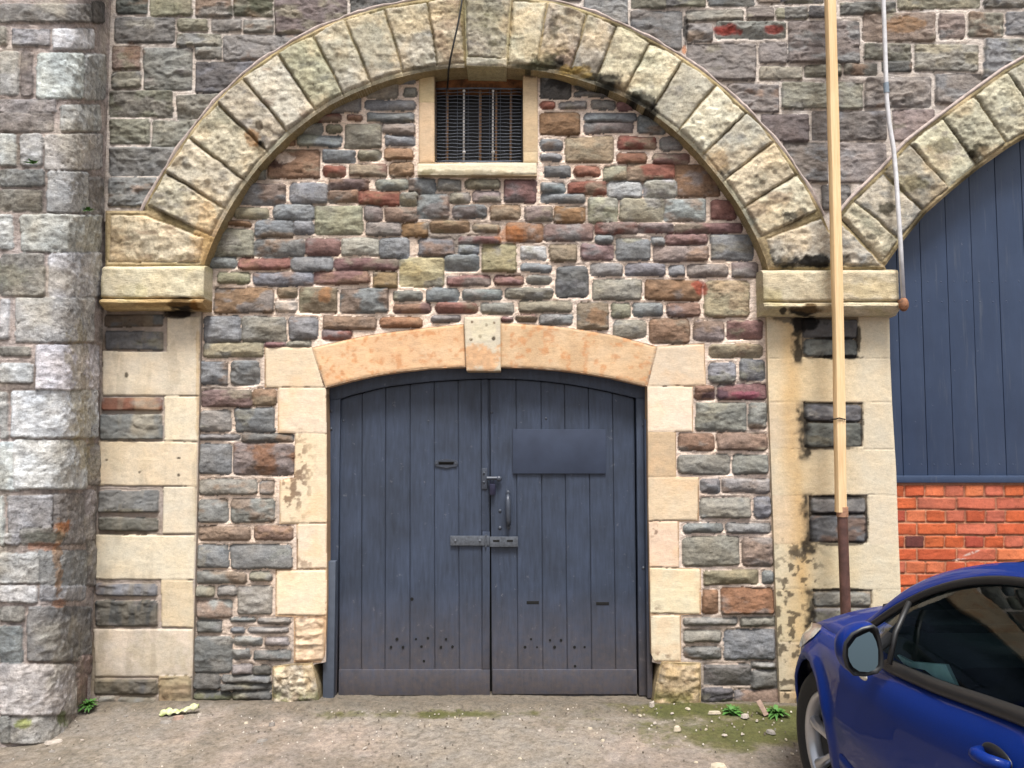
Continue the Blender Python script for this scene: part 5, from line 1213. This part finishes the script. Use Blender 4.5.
# ---- interior seen through the glass
q = MB(); q.bb(CARX - .72, CARX + .72, 2.25 - CD, 2.74 - CD, .55, .885, .05); q.bb(CARX - .62, CARX + .62, 2.6 - CD, 2.93 - CD, .84, .915, .02); q.build('dashboard', M_dash, car)
q = MB(); q.bb(CARX - .72, CARX + .72, -.1 - CD, 2.8 - CD, .17, .24, .02); q.bb(CARX - .73, CARX - .70, .1 - CD, 2.5 - CD, .2, .78, .01); q.bb(CARX + .70, CARX + .73, .1 - CD, 2.5 - CD, .2, .86, .01); q.build('cabin_lining', M_dash, car)
for sx in (-.36, .36):
    q = MB(); q.bb(CARX + sx - .25, CARX + sx + .25, 1.25 - CD, 1.75 - CD, .32, .5, .06); q.box((CARX + sx, 1.2 - CD, .76), (.48, .14, .62), .06, Matrix.Rotation(-.3, 3, 'X'))
    S_ = q.build('seat', M_seat, car, smooth=True)
    q = MB(); q.box((CARX + sx, 1.08 - CD, 1.13), (.26, .10, .17), .04, Matrix.Rotation(-.2, 3, 'X')); q.build('head_rest', M_seat, S_, smooth=True)
q = MB(); sw = Vector((CARX + .36, 2.15 - CD, .84)); Rm = Matrix.Rotation(math.radians(68), 3, 'X')
q.tube([sw + Rm @ Vector((.18 * math.cos(a), .18 * math.sin(a), 0)) for a in np.linspace(0, 2 * math.pi, 32, endpoint=False)], .015, 8, True); q.ball(sw, .06, (1, .6, 1)); q.box(sw, (.34, .02, .03), .008)
q.build('steering_wheel', M_dash, car, smooth=True)
# made-up pale shape imitating a teal reflection in the side glass
q = MB(); bm = q.bm
pp = [solve(x, y, .105) for x, y in ((897, 655), (911, 662), (946, 665), (957, 688), (940, 682), (925, 670), (905, 666))]
c0 = sum(pp, Vector()) / len(pp); fr0 = [bm.verts.new(p) for p in pp]; bk0 = [bm.verts.new(p + Vector((.012, .006, 0))) for p in pp]
bm.faces.new(fr0); bm.faces.new(bk0[::-1])
for i in range(len(pp)): bm.faces.new((fr0[i], fr0[(i+1) % len(pp)], bk0[(i+1) % len(pp)], bk0[i]))
q.build('glass_reflection_shape', plain('painted_teal_reflection', (246, 252, 252), .5, 0, .1, 20, 0), car)
# ================================================================ ground
def ground_h(X, Y): return -.03 * np.clip(-Y, 0, 6)
def axis(lo, hi, step, far):
    m = np.arange(lo, hi + step / 2, step); out = []; s = step; x = hi
    while x < far: s *= 1.6; x += s; out.append(x)
    o2 = []; s = step; x = lo
    while x > -far: s *= 1.6; x -= s; o2.append(x)
    return np.array(o2[::-1] + list(m) + out)
ax = axis(-3.4, 3.4, .010, 60); ay = axis(-2.2, .32, .010, 60)
GX, GY = np.meshgrid(ax, ay, indexing='ij')
near = (np.abs(GX) < 4) & (np.abs(GY) < 3)
H = np.where(near, fbm(GX, GY, 1.6, 3, 201) * .012 + fbm(GX, GY, 14, 4, 202) * .005 + np.maximum(fbm(GX, GY, 55, 2, 203), 0) * .004, 0)
BT_ = np.exp(-((GY + .02) / .07) ** 2) * .012 * near
GZ = ground_h(GX, GY) + H + BT_ - .004
PXg, PYg = proj(GX, GY, GZ * 0 - .0)
base = lin((142, 134, 124)) * ALB
c = base * np.ones(GX.shape + (3,))
def bl(c, k, col): k = np.clip(k, 0, 1)[..., None]; return c * (1 - k) + lin(col) * ALB * k
c = bl(c, sstep(-.1, .5, fbm(GX, GY, 1.3, 4, 211)) * .55, (166, 150, 140))
c = bl(c, sstep(0, .5, fbm(GX, GY, 3.3, 4, 212)) * .6, (112, 104, 92))
c = bl(c, sstep(.05, .3, fbm(GX, GY, 30, 3, 213)) * .35, (104, 96, 86))
c = bl(c, sstep(.18, .32, fbm(GX, GY, 60, 2, 214)) * .15, (190, 180, 170))
cr = fbm(GX, GY, 2.2, 5, 231); c = bl(c, np.exp(-(cr / .006) ** 2) * sstep(-.05, .2, fbm(GX, GY, 1.5, 2, 232)) * .6, (84, 78, 70))
c = bl(c, sstep(.02, .10, fbm(GX, GY, 1.1, 3, 233) - .12) * .35, (122, 114, 106))
# darker brown towards the wall foot
c = bl(c, sstep(-.22, -.02, GY + .10 * fbm(GX, GY, 5, 3, 215)) * .65, (96, 88, 76))
# moss
def moss(cx, cy, rx, ry, s): return np.exp(-(((GX - cx) / rx) ** 2 + ((GY - cy) / ry) ** 2)) * s
mk = moss(1.45, -.34, .85, .20, 1.2) + moss(1.2, -.10, .6, .07, .9) + moss(1.0, -.02, .35, .07, .8) + moss(-.4, -.14, .6, .07, .8) + moss(1.9, -.12, .5, .1, .6) + moss(1.0, -.55, .3, .1, .3)
nz = fbm(GX, GY, 7, 5, 221) * .8 + fbm(GX, GY, 40, 3, 222) * .3
c = bl(c, sstep(.28, .75, mk + nz * .7) * (mk > .05) * .8, (92, 90, 52))
c = bl(c, sstep(.6, 1.0, mk + nz * .7) * .6, (74, 80, 34))
idx = np.arange(GX.size).reshape(GX.shape)
f = np.stack([idx[:-1, :-1].ravel(), idx[1:, :-1].ravel(), idx[1:, 1:].ravel(), idx[:-1, 1:].ravel()], 1)
me = np_mesh('ground', np.stack([GX.ravel(), GY.ravel(), GZ.ravel()], 1), f, np.clip(c.reshape(-1, 3), .003, .9))
M_gr = stone_mat('worn_tarmac', .92, .005, .004, .34, .25, (1, 1, 1))
setp(link('ground', me, M_gr), None, None, None, 'structure')
def gz(x, y): return float(ground_h(np.array(x), np.array(y))) + .004

# grit: nobody could count it
r = np.random.default_rng(31); V = []; Fc = []; Cc = []
for i in range(900):
    x = r.uniform(-3.0, 3.0); y = -abs(r.normal(0, .5)) - .0
    if y < -2 : continue
    s = r.uniform(.002, .0065); b0 = len(V); z = gz(x, y)
    th = r.uniform(0, 6.28); pts = []
    for k in range(5): a_ = th + k * 1.256; rr0 = s * r.uniform(.6, 1.3); pts.append((x + rr0 * math.cos(a_), y + rr0 * math.sin(a_), z))
    V += [(p[0], p[1], z - .003) for p in pts] + [(x + (p[0] - x) * .6, y + (p[1] - y) * .6, z + s * r.uniform(.3, .8)) for p in pts]
    for k in range(5): Fc.append((b0 + k, b0 + (k+1) % 5, b0 + 5 + (k+1) % 5, b0 + 5 + k))
    Fc.append((b0 + 5, b0 + 6, b0 + 7, b0 + 8)); Fc.append((b0 + 5, b0 + 8, b0 + 9, b0 + 5 + 4)) if False else Fc.append((b0 + 8, b0 + 9, b0 + 5, b0 + 8)) if False else None
    col = lin([(176, 166, 156), (120, 110, 100), (206, 198, 188), (96, 88, 80)][r.integers(0, 4)]) * .8; Cc += [col] * 10
Fc = [q for q in Fc if q]
me = np_mesh('grit', V, Fc, np.array(Cc), smooth=False); o = link('grit', me, M_rock); setp(o, None, None, None, 'stuff'); o['label'] = 'fine pale grit scattered over the tarmac'; o['category'] = 'grit'
M_chip = {n: plain(n, c_, .9, 0, .25, 40, .002) for n, c_ in (('pale_mortar_chip', (178, 168, 158)), ('grey_stone_chip', (140, 134, 128)), ('cream_stone_chip', (190, 178, 158)), ('pinkish_chip', (160, 136, 122)))}
def chip(px, py, w, d, h, mname, rot=0., label=None, cat='debris', group='pale stone chips lying on the tarmac', name='stone_chip'):
    p = gpt(px, py); q = MB(); bm = q.bm
    rr = random.Random(int(px * 13 + py * 7)); n = 7; lo = []; hi = []
    for k in range(n):
        a_ = k * 2 * math.pi / n + rr.uniform(-.2, .2); s = rr.uniform(.75, 1.15)
        x, y = w / 2 * s * math.cos(a_), d / 2 * s * math.sin(a_); x, y = x * math.cos(rot) - y * math.sin(rot), x * math.sin(rot) + y * math.cos(rot)
        zz = gz(p.x, p.y); lo.append(bm.verts.new((p.x + x, p.y + y, zz - .004))); hi.append(bm.verts.new((p.x + x * .8, p.y + y * .8, zz + h * rr.uniform(.6, 1.1))))
    bm.faces.new(lo[::-1]); bm.faces.new(hi)
    for k in range(n): bm.faces.new((lo[k], lo[(k+1) % n], hi[(k+1) % n], hi[k]))
    o = q.build(name, M_chip[mname], None, ang=25); me = o.data
    c0 = Vector((p.x, p.y, gz(p.x, p.y))); me.transform(Matrix.Translation(-c0)); o.location = c0
    return setp(o, label, cat, group)
small = [(45, 733), (52, 748), (108, 745), (118, 720), (126, 716), (138, 735), (155, 708), (200, 714), (226, 711), (246, 722), (262, 742), (300, 722), (332, 712), (352, 725), (365, 745), (60, 755), (82, 738),
         (549, 721), (603, 738), (590, 727), (634, 727), (672, 713), (688, 709), (668, 747), (706, 728), (725, 733), (742, 732), (775, 728), (786, 737), (792, 750), (640, 715), (455, 717), (478, 718), (430, 724), (520, 755), (575, 742), (696, 758), (757, 720), (655, 722), (540, 729)]
rs = random.Random(5)
for i, (x, y) in enumerate(small):
    w_ = rs.uniform(.012, .034); chip(x, y, w_, w_ * rs.uniform(.35, .75), rs.uniform(.002, .006), rs.choice(['pale_mortar_chip', 'grey_stone_chip', 'cream_stone_chip', 'pale_mortar_chip']), rs.uniform(0, 3), 'small pale stone chip lying on the tarmac')
# larger, recognisable pieces
for a_ in ((543, 0, 0, 0, 0, '', 0, ''),): pass
big = [(178, 718.5, .075, .045, .016, 'pinkish_chip', .2, 'flat pinkish chip below the left pier beside the pale scrap'), (166, 722, .07, .04, .012, 'grey_stone_chip', .1, 'flat grey chip lowest beside the left pier'),
       (54, 740, .10, .05, .010, 'pale_mortar_chip', .5, 'flaky mortar piece at the foot of the buttress'), (677, 728.5, .045, .035, .018, 'cream_stone_chip', .3, 'rounded cream pebble on the moss in front of the right foot stone'),
       (714, 713, .085, .022, .012, 'cream_stone_chip', .1, 'long thin cream splinter left of the weed by the right pier'), (745, 716, .06, .04, .014, 'pale_mortar_chip', .6, 'pale flake between the two weeds'),
       (771, 731, .06, .03, .012, 'grey_stone_chip', 2.6, 'grey flake on the moss beside the car wheel'), (719, 763, .10, .05, .015, 'cream_stone_chip', .1, 'large cream chip at the bottom edge, left of the car'),
       (272, 724, .035, .02, .016, 'grey_stone_chip', .7, 'dark grey lump in front of the left rubble strip'), (262, 739, .06, .03, .008, 'grey_stone_chip', .6, 'thin grey flake on the tarmac left of the doors'),
       (652, 706, .05, .035, .022, 'pale_mortar_chip', 1.1, 'pale crumb of mortar at the right door stile')]
for x, y, w_, d_, h_, mn, ro, lb in big: chip(x, y, w_, d_, h_, mn, ro, lb, 'stone chip', None)
# leaning splinter between weeds
q = MB(); p = gpt(763, 714); q.box((p.x, p.y + .01, gz(p.x, p.y) + .03), (.028, .012, .085), .004, Matrix.Rotation(-.45, 3, 'Y') @ Matrix.Rotation(-.35, 3, 'X')); o = q.build('stone_splinter', M_chip['pinkish_chip']); o.data.transform(Matrix.Translation(-p)); o.location = p
setp(o, 'pinkish stone splinter propped against the wall between the two right-hand weeds', 'stone chip')
# pale crumpled scrap by the left pier
M_scrap, nt, b = mat('pale_green_scrap'); n_ = noise(nt, 30, 4, .6, coords(nt)); nt.links.new(ramp(nt, n_.outputs['Fac'], [(.35, tuple(lin((160, 174, 100)) * .8)), (.6, tuple(lin((206, 204, 176)) * .8))]), b.inputs['Base Color']); b.inputs['Roughness'].default_value = .7
q = MB(); p = gpt(171, 716); bm = q.bm; g = [[None] * 9 for _ in range(26)]
for i in range(26):
    for j in range(9):
        u = i / 25; v = j / 8 - .5; w_ = .034 + .012 * math.sin(u * 5)
        g[i][j] = bm.verts.new((p.x - .06 + u * .19, p.y + .00 + v * w_ + u * .05, gz(p.x, p.y) + .006 + .022 * (1 - (2 * v) ** 2) * (.7 + .5 * math.sin(u * 9)) + .006 * math.sin(u * 31 + v * 9) + .018 * u))
for i in range(25):
    for j in range(8): bm.faces.new((g[i][j], g[i+1][j], g[i+1][j+1], g[i][j+1]))
o = q.build('crumpled_scrap', M_scrap, None, smooth=True); o.data.transform(Matrix.Translation(-p)); o.location = p; sm = o.modifiers.new('thick', 'SOLIDIFY'); sm.thickness = .003
setp(o, 'pale green and cream crumpled scrap on the tarmac at the foot of the left pier', 'scrap')

# ---------------------------------------------------------------- weeds
M_leaf, nt, b = mat('weed_leaf'); n_ = noise(nt, 40, 3, .5, coords(nt)); nt.links.new(ramp(nt, n_.outputs['Fac'], [(.3, (.03, .10, .015)), (.7, (.075, .20, .03))]), b.inputs['Base Color']); b.inputs['Roughness'].default_value = .7
b.inputs['Subsurface Weight'].default_value = 0
def weed(loc, size, n, label, outward=None, seed=0):
    rr = random.Random(seed); q = MB(); bm = q.bm; loc = Vector(loc)
    for k in range(n):
        a_ = rr.uniform(0, 6.283); el = rr.uniform(.15, 1.1); L = size * rr.uniform(.55, 1.1); wd = L * rr.uniform(.09, .15)
        d = Vector((math.cos(a_) * math.cos(el), math.sin(a_) * math.cos(el), math.sin(el)))
        if outward is not None: d = (d + Vector(outward) * .9).normalized()
        side = d.cross(Vector((0, 0, 1))).normalized(); prev = None
        for i in range(6):
            t = i / 5; c_ = d * (L * t) + Vector((0, 0, -L * .45 * t * t)); w_ = wd * math.sin(math.pi * min(.97, t * .85 + .12)) * (1 + .25 * math.sin(i * 2.2 + k))
            up = Vector((0, 0, .25 * w_))
            row = [bm.verts.new(c_ - side * w_ + up), bm.verts.new(c_), bm.verts.new(c_ + side * w_ + up)]
            if prev: bm.faces.new((prev[0], prev[1], row[1], row[0])); bm.faces.new((prev[1], prev[2], row[2], row[1]))
            prev = row
    me = bpy.data.meshes.new('weed'); bm.to_mesh(me); bm.free(); me.materials.append(M_leaf)
    for p_ in me.polygons: p_.use_smooth = True
    o = bpy.data.objects.new('weed', me); C.objects.link(o); o.location = loc
    return setp(o, label, 'weed', 'green weeds growing from the wall foot and joints')
p = gpt(732, 713); weed((p.x, p.y + .01, gz(p.x, p.y)), .075, 60, 'bright green weed at the foot of the rubble strip, left of the propped splinter', None, 1)
p = gpt(777, 714); weed((p.x, p.y + .01, gz(p.x, p.y)), .08, 64, 'bright green weed nearest the car, at the foot of the right pier', None, 2)
p = gpt(89, 711); weed((p.x, p.y, .03), .07, 60, 'dark green weed on the ground in the corner of buttress and left pier', None, 3)
p = at(33, 164, -.60); weed(p, .055, 22, 'small green tuft high in a joint of the buttress face', (0, -1, 0), 4)
p = at(88, 211, -.30); weed(p, .05, 24, 'small green tuft on the rounded corner of the buttress, level with the arch springer', (.3, -1, 0), 5)

# ================================================================ sky, sun, camera
w_ = bpy.data.worlds.new('World'); bpy.context.scene.world = w_; w_.use_nodes = True; nt = w_.node_tree
sky = nt.nodes.new('ShaderNodeTexSky'); sky.sky_type = 'NISHITA'; sky.sun_disc = False
SE, SR = math.radians(66), math.radians(171)
sky.sun_elevation = SE; sky.sun_rotation = SR; sky.dust_density = 6; sky.air_density = 1.0; sky.ozone_density = .4
hs = nt.nodes.new('ShaderNodeHueSaturation'); hs.inputs['Saturation'].default_value = .35
nt.links.new(sky.outputs[0], hs.inputs['Color']); nt.links.new(hs.outputs[0], nt.nodes['Background'].inputs['Color']); nt.nodes['Background'].inputs['Strength'].default_value = .085
sl = bpy.data.lights.new('sun', 'SUN'); sl.energy = 2.6; sl.angle = math.radians(16); sl.color = (1, .965, .91)
so = bpy.data.objects.new('sun', sl); C.objects.link(so)
d = Vector((math.sin(SR) * math.cos(SE), math.cos(SR) * math.cos(SE), math.sin(SE))); so.rotation_euler = d.to_track_quat('Z', 'Y').to_euler()
cam = bpy.data.cameras.new('camera'); co_ = bpy.data.objects.new('camera', cam); C.objects.link(co_)
cam.sensor_width = 36; cam.lens = F / 1024 * 36; co_.location = (0, -CD, CH); co_.rotation_euler = (math.pi / 2 + T, 0, 0); cam.clip_end = 500; cam.clip_start = .05
sc = bpy.context.scene; sc.camera = co_
sc.view_settings.view_transform = 'Standard'; sc.view_settings.look = 'None'; sc.view_settings.exposure = 1.08; sc.view_settings.gamma = 1
